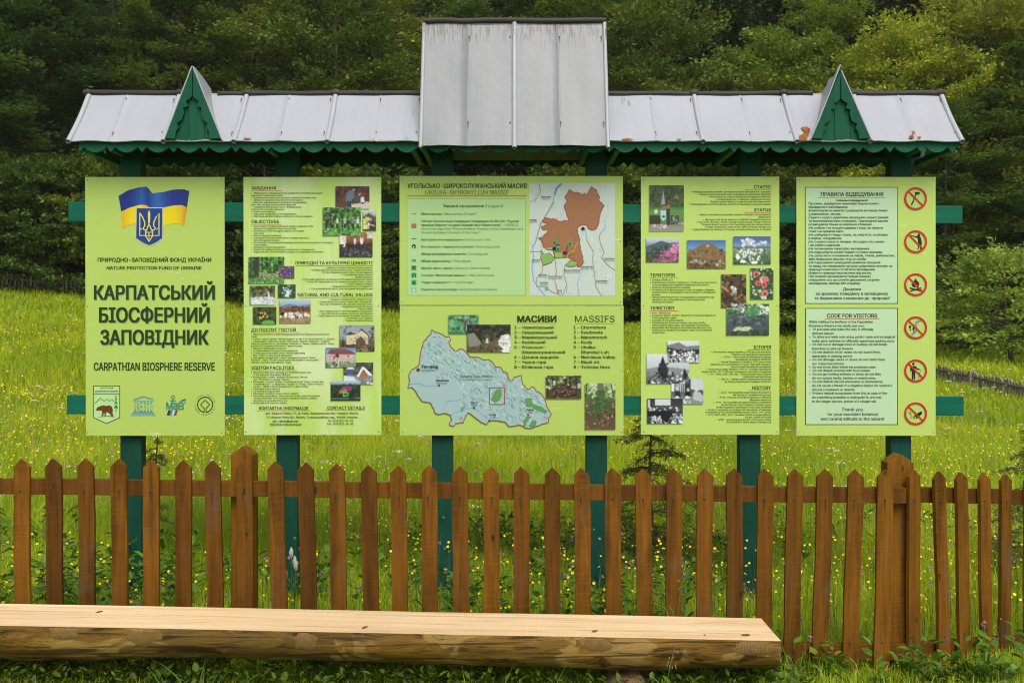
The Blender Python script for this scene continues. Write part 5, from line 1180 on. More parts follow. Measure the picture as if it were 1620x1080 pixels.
P4 = [
 (CG, 113, 117, 386, 482, [('g', [(0, '#2c4420'), (.45, '#34542a'), (.55, '#5c9a34'), (.85, '#4f8a30'), (.88, '#8a8a84'), (1, '#96948e')]), ('d', ['#24381a', '#446a30', '#4c5a2c'], 70, (0, 0, 1, .45), .05), ('p', '#a4a4ac', [(.34, .42), (.4, .1), (.46, .42)]), ('p', '#a8604c', [(.7, .3), (.78, .17), (.86, .3)]), ('p', '#283a20', [(0, .66), (.32, .66), (.32, .84), (0, .85)]), ('p', '#b06a44', [(.3, .52), (.42, .45), (.52, .45), (.55, .38), (.6, .48), (.62, .5)]), ('p', '#2f3428', [(.48, .52), (.59, .5), (.6, .86), (.5, .88)]), ('p', '#a4dce0', [(.33, .55), (.48, .55), (.48, .72), (.41, .78), (.33, .72)]), ('e', '#1c2824', .41, .68, .045, .025), ('p', '#303c30', [(.62, .66), (.86, .66), (.86, .85), (.62, .85)]), ('d', ['#d0d8cc', '#58705a'], 14, (.63, .67, .85, .84), .02), ('e', '#d4dcd8', .19, .57, .05, .05), ('d', ['#e0a0d0', '#e8e0e4', '#c06cb0'], 26, (0, .86, .5, .92), .022), ('d', ['#d8a0d0', '#c078b8'], 8, (.85, .81, 1, .85), .02)], 'photo of a reserve entrance gate with a blue shield sign'),
 (CG, 87, 533, 346, 728, [('g', [(0, '#c8d4dc'), (.15, '#b0c0cc'), (.3, '#7a94a0'), (1, '#34482a')]), ('p', '#4a5e68', [(0, .36), (.25, .24), (.45, .12), (.7, .22), (1, .2), (1, .7), (0, .75)]), ('p', '#34463c', [(0, .6), (.3, .4), (.55, .5), (.45, .9), (.2, 1), (0, 1)]), ('d', ['#38464a', '#5c6c64', '#2c3a30'], 24, (0, .35, .8, .8), .08), ('d', ['#3f4a26', '#5c5c30'], 16, (.05, .7, .5, 1), .07), ('d', ['#b8488c', '#d068a8', '#963a74', '#3a5a24'], 70, (.45, .55, 1, 1), .07), ('d', ['#c858a0', '#e080b8'], 24, (.75, .3, 1, .6), .07), ('d', ['#b0509a'], 8, (.2, .85, .5, 1), .05)], 'photo of pink rhododendrons above blue mountains'),
 (CG, 413, 552, 718, 778, [('g', [(0, '#2c68b0'), (.3, '#5c9ad0'), (.5, '#88b8e0'), (1, '#7a5a2c')]), ('p', '#8a6a34', [(0, .45), (.2, .28), (.42, .12), (.55, .09), (.66, .14), (.85, .32), (1, .4), (1, 1), (0, 1)]), ('p', '#6a5428', [(0, .6), (.25, .45), (.1, .75), (0, .8)]), ('d', ['#9a7a40', '#7a5c2c', '#5c4c24', '#8a6c38'], 60, (.05, .35, 1, .8), .07), ('e', '#b8a888', .53, .2, .05, .05), ('d', ['#9a9c94', '#c0bfb4', '#5c5a50'], 16, (.05, .72, .5, .88), .06), ('d', ['#6a3c1c', '#8a5428', '#4a3018'], 40, (0, .84, 1, 1), .06), ('d', ['#c8c4b8', '#3a3428'], 10, (.6, .74, 1, .9), .04)], 'photo of a brown grassy mountain peak under blue sky'),
 (CG, 780, 523, 1076, 745, [('g', [(0, '#3a5ca0'), (.2, '#5078b4'), (.36, '#7c9cc8'), (.38, '#3a5a34'), (.44, '#7a9a70'), (1, '#3c5a2c')]), ('d', ['#d8dce8', '#f0f0f4', '#b8c0d8'], 18, (.2, .1, .6, .34), .07), ('d', ['#e0e4ec', '#c0c8dc'], 10, (.6, .15, .9, .3), .05), ('d', ['#4c6c3c', '#2c4a20', '#90b090'], 60, (0, .45, 1, 1), .05), ('d', ['#f0f4f0', '#dce8e4'], 42, (.05, .42, .8, .85), .04), ('e', '#f4f8f4', .56, .93, .1, .05), ('e', '#f4f8f4', .26, .9, .08, .05), ('e', '#f0f4f0', .12, .74, .06, .07)], 'photo of a field of white narcissi under clouds'),
 (CG, 915, 776, 1098, 1023, [('g', [(0, '#2c5024'), (1, '#34602c')]), ('d', ['#1f3c1c', '#4a7c3c', '#dce8dc', '#6c9a58'], 80, (0, 0, 1, 1), .05), ('e', '#e05a5c', .24, .18, .14, .1), ('e', '#e8686a', .64, .35, .16, .1), ('e', '#d84c50', .32, .48, .14, .09), ('e', '#e0585c', .6, .53, .13, .09), ('e', '#e86a6c', .62, .8, .16, .11), ('e', '#3a1418', .26, .2, .05, .045), ('e', '#40181c', .6, .54, .045, .04), ('e', '#3a1418', .63, .82, .055, .04), ('e', '#401a1c', .34, .5, .04, .03)], 'photo of red yew berries on green needles'),
 (CG, 684, 824, 882, 1089, [('g', [(0, '#54401c'), (.5, '#4a3018'), (1, '#3a2214')]), ('d', ['#7a5a28', '#2c1c0c', '#94703c', '#5c3c1c', '#40481c'], 90, (0, 0, 1, 1), .07), ('p', '#c08050', [(0, .3), (.25, .45), (.35, .55), (.2, .5), (0, .4)]), ('d', ['#e0e8ec', '#aab4b8'], 14, (.4, .35, .6, .6), .035), ('d', ['#d8e0e0', '#8a9090'], 14, (.4, .88, 1, 1), .04), ('l', '#2a1a10', [(.8, 0), (.75, .4)], .02)], 'photo of a brown autumn forest stream'),
 (CH, 692, 27, 1015, 267, [('g', [(0, '#c8d8c0'), (.3, '#5c7c4c'), (.6, '#4a5a4c'), (1, '#3c4a34')]), ('d', ['#e4ece0', '#3f8a44', '#64a85c', '#2c5c34'], 60, (0, 0, 1, .4), .07), ('p', '#46565c', [(.0, .9), (.06, .4), (.25, .3), (.6, .32), (.9, .45), (.98, .8), (.7, .85), (.55, .72), (.3, .74), (.12, .92)]), ('d', ['#5c7078', '#38464c', '#6c8484', '#2c3834'], 40, (.05, .35, .9, .7), .06), ('p', '#c4d0a4', [(.13, .86), (.22, .74), (.55, .72), (.62, .8), (.5, .86)]), ('d', ['#38503c', '#54603c', '#2a3626'], 40, (0, .85, 1, 1), .06), ('l', '#c0c8b8', [(.75, 0), (.76, .35)], .014), ('d', ['#3c8a48', '#58a85c'], 20, (.35, .1, .8, .35), .06)], 'photo of a natural stone arch bridge in a forest'),
 (CH, 86, 408, 408, 632, [('g', [(0, '#dfe5ea'), (.5, '#c0c8ce'), (.62, '#7c838a'), (1, '#545a5e')]), ('p', '#8a929a', [(0, .5), (.3, .42), (.7, .46), (1, .55), (1, .7), (0, .7)]), ('d', BWd, 60, (0, .6, 1, 1), .05), ('p', '#202428', [(.38, .05), (.44, .3), (.5, .55), (.5, .8), (.4, .84), (.27, .66), (.26, .5), (.32, .3)]), ('d', ['#16181c', '#303438'], 40, (.28, .25, .5, .8), .05), ('p', '#24282c', [(.85, .7), (.87, .55), (.9, .48), (.93, .6), (.98, .7), (.94, .85), (.86, .85)])], 'black and white photo of a lone spruce on a slope'),
 (CH, 244, 308, 486, 473, [('g', [(0, '#e4e8ec'), (.25, '#ccd2d8'), (.4, '#6c7278'), (1, '#b8bec4')]), ('p', '#7a8086', [(0, .2), (.35, .06), (.6, .25), (1, .2), (1, .4), (0, .35)]), ('p', '#2c3034', [(0, .28), (.4, .42), (1, .38), (1, .6), (0, .5)]), ('d', BWd, 90, (.05, .4, .95, .98), .07), ('d', ['#f0f2f4'], 20, (.1, .55, .95, .95), .06)], 'black and white photo of people sitting on a mountain meadow'),
 (CH, 275, 596, 516, 787, [('g', [(0, '#8a9096'), (.5, '#4a4e54'), (1, '#9aa0a6')]), ('p', '#e8ecee', [(.0, 0), (.08, 0), (.08, .5), (0, .5)])]+[('l', '#d0d4d8', [(x, 0), (x+.01, .5)], .012) for x in (.14, .2, .27, .33, .4)]+[('p', '#30343a', [(.42, 0), (.6, 0), (.6, .5), (.42, .5)]), ('p', '#ced3d8', [(.6, 0), (1, 0), (1, .45), (.6, .4)]), ('p', '#22262c', [(.08, .75), (.14, .45), (.26, .5), (.3, .75)]), ('e', '#c8ccd0', .17, .38, .045, .07), ('p', '#14181c', [(.4, .72), (.44, .48), (.6, .5), (.62, .72)]), ('e', '#c0c4c8', .52, .44, .045, .07), ('p', '#bcc2c8', [(.66, .85), (.7, .5), (.9, .52), (1, .7), (.98, .9)]), ('e', '#d4d8da', .79, .4, .065, .1), ('p', '#8c9298', [(0, .78), (.6, .74), (.9, .95), (.9, 1), (0, 1)]), ('d', ['#f0f2f4', '#dde0e4'], 9, (.05, .72, .6, .95), .06)], 'black and white photo of three people at a table'),
 (CH, 91, 745, 360, 935, [('g', [(0, '#2c3034'), (.5, '#484c52'), (1, '#30343a')]), ('p', '#d8dce0', [(.22, .02), (.65, .02), (.65, .26), (.22, .26)]), ('p', '#c8ccd0', [(.02, .05), (.08, .05), (.08, .35), (.02, .35)]), ('d', ['#b8bec4', '#e0e4e6', '#1c2024'], 22, (0, .34, .95, .5), .055), ('p', '#22262a', [(0, .52), (.8, .52), (.75, .7), (0, .72)]), ('d', BWd, 50, (.1, .7, 1, 1), .07), ('p', '#16181c', [(.0, .5), (.75, .5), (.62, .82), (.55, 1), (.38, .75), (0, .7)]), ('d', ['#d8dce0', '#8a9096'], 18, (.1, .7, .4, .98), .05), ('d', ['#e0e4e8', '#9aa0a4'], 16, (.68, .6, 1, .98), .06)], 'black and white photo of a meeting in a hall'),
]
for i, (c, x0, y0, x1, y1, ops, lb) in enumerate(P4):
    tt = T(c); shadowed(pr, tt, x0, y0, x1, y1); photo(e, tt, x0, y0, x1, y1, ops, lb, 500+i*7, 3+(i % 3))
pr.build('lettering', e)

# ============ board 5: rules
e = board('rightmost lime board with two framed rule texts and six red prohibition signs', 1260, 1480.3, 280, 689, M_b5)
pr = Print(); t = T(CI); q = '#34502c'; K = '#14240e'
pr.rect(t, 117, 130, 858, 1058, K, 1); pr.rect(t, 123, 136, 852, 1052, '#bedcb2', 2)
pr.text(t, 'ПРАВИЛА ВІДВІДУВАННЯ', 243, 740, 202, 30, .022, '#2a4420'); pr.rect(t, 222, 212, 757, 216, RED, 3)
pr.text(t, 'Шановні відвідувачі!', 368, 615, 243, 14, .03, q)
pr.lines(t, '''707|Просимо, відвідуючи територію Карпатського
458|біосферного заповідника:
772|¡Влаштовувати намети і розводити вогнища тільки
407|у визначених  місцях.
780|¡Їздити і ходити дорогами загального користування
777|та екопізнавальними стежками. Транспортні засоби
653|розміщувати тільки на вказаних стоянках.
735|¡Не рубати і не псувати дерева і кущі, не ламати
428|гілки і не зривати квіти.
775|¡Не руйнувати гнізда птахів, не лякати їх, особливо
410|в період  гніздування.
748|¡Не псувати скелі та печери. Не ходити по скелях
400|і не робити надписів.
633|¡Не засмічувати територію заповідника.
735|¡Не порушувати спокій тварин гучними звуками.
832|¡Не допускати полювання на звірів, птахів, рибальство,
607|збір лікарських рослин, ягід та грибів.
717|¡Не порушувати природний розвиток процесів
810|та явищ, не створювати загрозу шкідливого впливу на
678|природні комплекси та об'єкти заповідника.
648|¡Берегти природні екосистеми від вогню.
643|При потребі організувати гасіння пожежі,
709|повідомити про це службу державної охорони
563|заповідника, міліцію або сільраду.''', 264, 27.5, 17, left=146, bold=.018, c=q)
for b, x0, x1, y in (('Дякуємо', 418, 563, 951), ('за зразкову поведінку в заповіднику', 203, 778, 987), ('та бережливе ставлення до  природи!', 192, 790, 1023)): pr.text(t, b, x0, x1, y, 22, .016, q)
t = T(CJ)
pr.rect(t, 113, 58, 819, 945, K, 1); pr.rect(t, 119, 64, 813, 939, '#bedcb2', 2)
pr.text(t, 'CODE FOR VISITORS', 280, 660, 131, 29, .018, '#2a4420'); pr.rect(t, 262, 138, 677, 142, RED, 3)
for y, b, x0, x1 in ((164, 'While visiting the territory of the Carpathian', 143, 628), (194, 'Biosphere Reserve we kindly ask you:', 141, 563), (221, '•  To put tents and make fire only in officially', 145, 633), (252, 'defined placed', 166, 328), (278, '•  To drive and walk only along public roads and ecological', 145, 795),
        (309, 'trails; park vehicles on officially appointed parking slots', 166, 788), (335, '•  Do not cut or damage trees or bushes; do not break', 145, 736), (367, 'branches or pick up flowers', 166, 475), (393, "•  Do not destroy birds' nests; do not scare birds,", 145, 686), (424, 'especially in nesting period', 166, 470),
        (450, '•  Do not damage caves or rocks; do not climb them', 145, 717), (481, 'nor make inscriptions', 166, 407), (507, '•  Do not throw litter within the protected area', 145, 647), (533, '•  Do not disturb animals with loud noises', 145, 604), (560, '•  Do not go hunting animals or birds; do not fish;', 145, 690),
        (590, 'do not collect herbs, berries or mushrooms', 166, 648), (617, '•  Do not disturb natural processes or phenomena;', 145, 704), (647, "do not cause a threat of a negative impact on reserve's", 166, 774), (678, 'natural complexes or objects', 166, 489), (705, '•  Protect natural ecosystems from fire; in case of fire', 145, 735),
        (736, 'do everything possible to extinguish it, and call', 166, 693), (767, 'to the ranger service, police of a village hall', 166, 650)):
    pr.text(t, b, x0, x1, y+6.5, 16.5, .015, q)
for b, x0, x1, y in (('Thank you', 390, 552, 838), ('for your excellent behavior', 282, 669, 873), ('and careful attitude to the nature!', 231, 711, 908)): pr.text(t, b, x0, x1, y, 21, .014, q)
pr.build('lettering', e)
Rr = '#c03018'; K = '#1c1410'
def prohib(cy, draw, label):
    s = Print(); t = lambda x, y: (X(1448.2+x/5, BY), Z(cy+y/5, BY))      # local units: fifths of a pixel
    s.ell(t, 0, 0, 96, 96, '#d8d480', 1, 40); s.ell(t, 0, 0, 76, 76, '#b6d46c', 2, 40)
    draw(s, t)
    s.line(t, [(-52, -52), (52, 52)], 14, Rr, 6); s.ring(t, 0, 0, 74, 91, Rr, 7, 48)
    s.build('prohibition_sign', e, label)
def axe(s, t):
    s.line(t, [(-33, 52), (-22, 30), (-8, -5), (6, -42)], 11, K, 3); s.poly(t, [(-6, -50), (10, -54), (36, -50), (30, -36), (22, -30), (-4, -38)], K, 4)
def hunter(s, t):
    s.poly(t, [(18, -52), (30, -54), (36, -44), (44, -25), (50, 5), (46, 50), (52, 60), (36, 60), (36, 20), (30, 20), (24, 60), (10, 62), (18, 52), (20, 0), (16, -28), (-4, -34), (-48, -50), (-46, -54), (0, -44), (14, -46)], K, 3); s.ell(t, 26, -54, 9, 10, K, 4, 14)
def fire(s, t):
    s.poly(t, [(2, -52), (14, -25), (20, -30), (30, -5), (24, 16), (6, 24), (-18, 20), (-32, 2), (-30, -14), (-18, -4), (-14, -26)], K, 3); s.poly(t, [(2, -10), (12, 8), (4, 18), (-6, 12)], '#b6d46c', 4)
    s.poly(t, [(-46, 20), (44, 46), (40, 54), (-46, 32)], K, 4); s.poly(t, [(44, 20), (-44, 46), (-40, 54), (46, 32)], K, 5)
def path(s, t):
    s.line(t, [(42, -56), (8, -42), (-2, -24), (6, 2), (4, 24), (-16, 46), (-34, 58)], 19, '#8a9098', 3)
    for x, y in ((-44, 2), (-16, 16)): s.ell(t, x, y-8, 8, 14, K, 4, 12); s.ell(t, x+4, y+14, 5, 7, K, 5, 10)
def litter(s, t):
    s.ell(t, -17, -54, 10, 11, K, 3, 14); s.poly(t, [(-34, -38), (2, -38), (14, -20), (38, -14), (38, -6), (10, -8), (-2, -20), (-2, 68), (-14, 68), (-16, 20), (-18, 68), (-30, 68), (-30, -10), (-34, 8), (-42, 8), (-42, -28)], K, 3)
    for x, y in ((40, 4), (32, 18), (36, 32), (28, 46), (20, 58)): s.ell(t, x, y, 4, 4, K, 4, 8)
def hand(s, t):
    s.poly(t, [(46, -20), (54, -2), (30, 22), (16, 36), (-6, 44), (-16, 34), (-28, 28), (-8, 12), (4, 0), (24, -8)], K, 3)
    s.line(t, [(-26, 30), (-10, 22), (6, 28)], 4, '#b6d46c', 4); s.ell(t, -2, 34, 5, 5, '#b6d46c', 4, 10)
    s.line(t, [(-56, -14), (-50, 2), (-38, 10), (-34, -8), (-44, -18), (-56, -14)], 3, '#4a4830', 4); s.line(t, [(-44, -4), (-30, 20), (-40, 40)], 3, K, 4)
for cy, d, lb in ((314.4, axe, 'red prohibition ring over an axe'), (382.4, hunter, 'red prohibition ring over a hunter aiming a gun'), (450.3, fire, 'red prohibition ring over a campfire'), (518.3, path, 'red prohibition ring over a winding path and footprints'), (586.3, litter, 'red prohibition ring over a person dropping litter'), (654, hand, 'red prohibition ring over a hand picking a flower')): prohib(cy, d, lb)
bpy.data.objects.remove(tob); bpy.data.curves.remove(tcu)
# ------------------------------------------------------------------ trees, shrubs, grass, flowers
def leaf_mat(name, cols, trans=.35, rough=.5, objvar=.34):
    m = NT(name, rough, .25)
    g = m.n('NewGeometry'); oi = m.n('ObjectInfo')
    n = len(cols)
    c = m.ramp(g.outputs['Random Per Island'], [(i/(n-1), q) for i, q in enumerate(cols)])
    v = m.noise(m.coords((.45, .45, .45), src='Object', rand=50), 1, 3, .6)
    c = m.mix(1., c, m.ramp(v, [(.3, (.72, .76, .74)), (.7, (1.25, 1.2, 1.1))]), 'MULTIPLY')
    if objvar:
        c = m.mix(1., c, m.ramp(oi.outputs['Random'], [(0., (1-objvar, 1-objvar*.9, 1-objvar*.6)), (1., (1+objvar, 1+objvar*.8, 1.))]), 'MULTIPLY')
    m.color(c)
    t = m.n('BsdfTranslucent'); m.l(c, t.inputs[0])
    mx = m.n('MixShader'); mx.inputs[0].default_value = trans
    m.l(m.b.outputs[0], mx.inputs[1]); m.l(t.outputs[0], mx.inputs[2])
    m.l(mx.outputs[0], m.t.nodes['Material Output'].inputs[0]); return m.mat
L_DARK = leaf_mat('dark_beech_leaf', [(0.056, 0.106, 0.025), (0.095, 0.167, 0.030), (0.141, 0.207, 0.037), (0.083, 0.147, 0.037)])
L_MID = leaf_mat('beech_leaf', [(0.101, 0.159, 0.027), (0.155, 0.222, 0.033), (0.214, 0.267, 0.037), (0.126, 0.186, 0.033)])
L_OLIVE = leaf_mat('hornbeam_leaf', [(0.134, 0.182, 0.029), (0.196, 0.245, 0.034), (0.265, 0.301, 0.042), (0.161, 0.207, 0.034)])
L_LIME = leaf_mat('lime_leaf', [(0.270, 0.348, 0.035), (0.386, 0.461, 0.044), (0.512, 0.540, 0.058), (0.321, 0.393, 0.038)])
L_SPRUCE = leaf_mat('spruce_needles', [(0.035, 0.063, 0.022), (0.055, 0.090, 0.031), (0.083, 0.112, 0.035)], .1)
L_APPLE = leaf_mat('apple_leaf', [(.16, .25, .045), (.25, .35, .06), (.36, .44, .10), (.20, .30, .05)], .45)
L_SAPL = leaf_mat('young_spruce_needles', [(0.083, 0.120, 0.030), (0.135, 0.173, 0.042), (0.195, 0.217, 0.051)], .15)
L_HERB = leaf_mat('herb_leaf', [(.09, .20, .018), (.15, .29, .024), (.22, .37, .032)], .35, .45)
M_trunk = NT('tree_bark', .9, .1); _n = M_trunk.noise(M_trunk.coords((8, 8, 2)), 1, 5, .6)
M_trunk.color(M_trunk.ramp(_n, [(.3, (.035, .030, .022)), (.7, (.11, .098, .078))])); M_trunk = M_trunk.mat

def unit(v): return v/np.maximum(np.linalg.norm(v, axis=-1, keepdims=True), 1e-9)
def leaf_quads(C, A, B, L, W):
    """diamond leaves: centre C, long axis A, side axis B"""
    a = A*L[:, None]*.5; b = B*W[:, None]*.5
    v = np.stack([C-a, C+b-a*.1, C+a, C-b-a*.1], 1).reshape(-1, 3)
    return v, np.arange(len(v)).reshape(-1, 4)
def tube_np(pts, rs, n=6):
    mb = MB(); mb.tube(pts, rs, n); return np.array(mb.v), mb.f
def make_tree(name, mat, seed, H, R, base, nb, spr, lv, ll, prof='round', droop=.25, flatness=.35, trunk_r=.18, jag=.5):
    """returns (crown verts, quads), trunk MB; branches with flat sprays of leaves"""
    r = np.random.default_rng(seed)
    tk = MB(); sway = r.uniform(-.3, .3, 2)
    def axis(z): return np.array([sway[0]*sin(z/H*2.2), sway[1]*sin(z/H*1.7), z])
    tk.tube([axis(z) for z in np.linspace(-.6, H*.93, 9)], list(np.linspace(trunk_r, .02, 9)), 8)
    Cs, Ds = [], []
    for i in range(nb):
        t = (i+r.random())/nb
        z = base+(H-base)*t**.9
        if prof == 'round': w = R*(math.sqrt(max(0, 1-(2*t**.85-.82)**2))*.9+.12)
        elif prof == 'cone': w = R*(1-t)**.85+.15
        else: w = R*(1-t**2.2)*.95+.1
        w *= r.uniform(1-jag, 1.12); az = i*2.39996+r.uniform(-.5, .5)
        el = {'cone': -.15}.get(prof, .55)*(r.uniform(.3, 1.2))*(1.3*t+.25)
        d = np.array([cos(az)*cos(el), sin(az)*cos(el), sin(el)])
        o = axis(z); n = 7
        s = np.linspace(0, 1, n)[:, None]
        P = o+d*w*s+np.array([0, 0, -droop*w])*s**2
        tk.tube([tuple(p) for p in P[:5]], list(np.linspace(max(.012, trunk_r*.28*(1-t)+.01), .006, 5)), 4, cap=False)
        k = max(3, int(spr*(w/R+.25)))
        for j in range(k):
            u = .18+.82*(r.random()**.65); c = o+d*w*u+np.array([0, 0, -droop*w])*u*u
            side = np.array([-sin(az), cos(az), 0])*r.choice([-1, 1])
            e = unit(d*r.uniform(.2, 1)+side*r.uniform(.2, 1.1)+np.array([0, 0, r.uniform(-.25, .2)]))
            Cs.append(c+e*w*.10*r.random()); Ds.append(e)
    Cs, Ds = np.array(Cs), np.array(Ds); N = len(Cs)
    rep = lv; C0 = np.repeat(Cs, rep, 0); D0 = np.repeat(Ds, rep, 0); M = len(C0)
    up = np.array([0, 0, 1.]); S0 = unit(np.cross(D0, up)); U0 = np.cross(S0, D0)
    rad = R*.26
    u = r.random(M); sd = r.normal(0, .36, M)*(1.05-u*.6)
    C = C0+D0*(u*rad*1.5)[:, None]+S0*(sd*rad)[:, None]+U0*(r.normal(0, .10, M)*rad)[:, None]+np.array([0, 0, -1])*((u*rad)**2*.16)[:, None]
    A = unit(D0*.8+S0*np.sign(sd)[:, None]*.9*r.random((M, 1))+U0*r.normal(0, flatness, (M, 1)))
    nrm = unit(U0+.7*flatness*r.normal(0, 1, (M, 3))); B = unit(np.cross(nrm, A))
    L = ll*r.uniform(.6, 1.35, M); v, q = leaf_quads(C, A, B, L, L*.62)
    return v, q, tk
TREES = {}
def tree_proto(key, mat, **kw): TREES[key] = (mat, make_tree(key, mat, **kw))
tree_proto('beechA', L_DARK, seed=1, H=15, R=4.4, base=.6, nb=50, spr=10, lv=110, ll=.185, prof='dome', droop=.28, trunk_r=.22)
tree_proto('beechB', L_MID, seed=2, H=15, R=4.2, base=.8, nb=50, spr=10, lv=110, ll=.175, prof='dome', droop=.20, trunk_r=.22)
tree_proto('round', L_OLIVE, seed=3, H=12, R=4.0, base=.5, nb=50, spr=10, lv=110, ll=.165, prof='round', droop=.15, trunk_r=.2, flatness=.6)
tree_proto('lime', L_LIME, seed=4, H=12, R=4.0, base=.8, nb=54, spr=10, lv=100, ll=.165, prof='round', droop=.10, trunk_r=.2, flatness=.6)
tree_proto('spruce', L_SPRUCE, seed=5, H=16, R=3.4, base=.4, nb=90, spr=9, lv=80, ll=.16, prof='cone', droop=.35, trunk_r=.22, flatness=.3)
tree_proto('shrub', L_DARK, seed=6, H=4.2, R=2.4, base=.1, nb=34, spr=9, lv=60, ll=.15, prof='round', droop=.25, trunk_r=.05, flatness=.5)
_made = {}
def plant_tree(key, x, y, s, rot, label, name, group=None, mat=None, sz=1.0):
    z = float(ground(x, y))-.1
    e = empty(name, (x, y, z), label, 'tree' if key != 'shrub' else 'shrub', group)
    k = (key, mat.name if mat else None)
    if k not in _made:
        m0, (v, q, tk) = TREES[key]
        cr = np_mesh('crown', v, [(q, 0)], mat or m0); tr = tk.build('trunk', M_trunk)
        _made[k] = (cr, tr)
    else:
        cr, tr = _made[k][0].copy(), _made[k][1].copy(); COL.objects.link(cr); COL.objects.link(tr)
    for o in (cr, tr): o.parent = e
    e.scale = (s, s, s*sz); e.rotation_euler = (0, 0, rot)
    return e
WALL = 'trees along the forest edge behind the meadow'
# (kind, pixel column, distance, pixel row of the top, crown scale, rotation, label, leaf)
EDGE = [
 ('beechA', -70, 36, -120, 1.0, 'dark beech filling the left edge of the forest beyond the far fence', None),
 ('beechA', 60, 37, -60, .95, 'dark leafy beech standing behind the grey far fence on the left', None),
 ('beechA', 175, 41, -40, 1.0, 'deep green beech rising behind the left end of the metal roof', None),
 ('beechB', 292, 40, -70, .95, 'tall beech with yellowish tips behind the left small gable', L_MID),
 ('beechB', 405, 42, -80, 1.0, 'tall olive green tree between the left gable and the raised roof', L_OLIVE),
 ('round', 520, 38, -20, 1.1, 'broad olive crown just left of the raised centre roof', L_MID),
 ('beechB', 620, 41, -50, .95, 'mid green tree touching the left side of the raised centre roof', L_OLIVE),
 ('beechA', 735, 43, -20, 1.0, 'dark tree hidden mostly behind the raised centre roof', None),
 ('beechB', 850, 42, -40, 1.0, 'green tree showing just above the ridge of the raised roof', None),
 ('beechB', 945, 41, -30, .9, 'mid green tree at the right side of the raised centre roof', L_MID),
 ('round', 1030, 37, 12, .95, 'rounded olive crown right of the raised centre roof', None),
 ('spruce', 1150, 44, -60, 1.1, 'dark spruce standing in the gap between two olive crowns', None),
 ('round', 1235, 39, 55, .95, 'olive crown standing left of the right small gable', L_MID),
 ('beechB', 1310, 42, -20, .95, 'green tree rising behind the right small gable', None),
 ('lime', 1425, 36, 38, .85, 'bright yellow green crown above the right end of the roof', None),
 ('lime', 1575, 37, -6, 1.1, 'tall yellowish tree at the top right beside the bright one', L_OLIVE),
 ('beechA', 1490, 33, 165, .72, 'low dark tree with hanging boughs behind the right end of the stand', L_DARK),
 ('beechA', 1670, 34, 60, .95, 'dark tree at the right edge behind the apple tree', L_DARK),
]
for i, (key, px, Y, py, s, lab, lf) in enumerate(EDGE):
    x = X(px, Y); zt = Z(py, Y)-float(ground(x, Y)); H0 = {'beechA': 15, 'beechB': 15, 'round': 12, 'lime': 12, 'spruce': 16}[key]
    sz = zt/(H0*s)
    plant_tree(key, x, Y, s, i*1.9, lab, 'spruce_tree' if key == 'spruce' else 'broadleaf_tree', WALL, lf, sz)
rr = random.Random(5)
for i in range(26):          # undergrowth closing the foot of the wood
    px = -60+i*68+rr.uniform(-20, 20); Y = rr.uniform(33.5, 36.5) if px < 1430 else rr.uniform(30, 33)
    if px > 1400: Y = 37
    plant_tree('shrub', X(px, Y), Y, rr.uniform(.75, 1.25), rr.uniform(0, 6), 'dark leafy shrub in the undergrowth at the foot of the forest', 'forest_shrub', 'undergrowth at the foot of the forest', L_DARK if i % 3 or px > 1250 else L_MID, rr.uniform(.8, 1.2))
# the wood further up the slope reads as one mass
def far_wood():
    V, Q, n0 = [], [], 0; r = np.random.default_rng(21); tkv = MB()
    for i, (ya, yb, n) in enumerate(((46, 52, 15), (55, 63, 16), (68, 80, 18), (88, 110, 20))):
        for k in range(n):
            Y = r.uniform(ya, yb); x = (k+.5+r.uniform(-.4, .4))/n*2-1; x *= Y*.62
            s = r.uniform(.95, 1.35); g = float(ground(x, Y))
            cone = r.random() < .35; H = 15*s; R = (3.0 if cone else 4.4)*s; M = 10000
            t = r.random(M)**.8; az = r.random(M)*2*pi
            w_ = (R*(1-t)**.85 if cone else R*(1-t**2.2))*(.45+.6*r.random(M)**.4)*(1+.22*np.sin(az*5+t*14+k))*(1+.25*np.sin(t*34+k))
            C = np.stack([x+np.cos(az)*w_, Y+np.sin(az)*w_, g+.3+H*t-.14*w_], 1)
            D = unit(np.stack([np.cos(az), np.sin(az), r.normal(-.2, .3, M)], 1)); nrm = unit(np.array([0, 0, 1.])+.6*r.normal(0, 1, (M, 3))+.3*D)
            B = unit(np.cross(nrm, D)); L = r.uniform(.2, .44, M)
            v, q = leaf_quads(C, D, B, L, L*.65); V.append(v); Q.append(q+n0); n0 += len(v)
            tkv.tube([(x, Y, g-.5), (x, Y, g+H*.8)], [.2, .06], 5)
    v0 = np.concatenate(V); q0 = np.concatenate(Q)
    o = np_mesh('hillside_forest', v0, [(q0, 0)], leaf_mat('hillside_leaf', [(.020, .034, .010), (.034, .054, .012), (.050, .070, .015), (.030, .046, .011)], .3, .5, 0))
    tag(o, 'dense dark forest covering the hillside behind the edge trees', 'forest', kind='stuff')
    return o
far_wood()

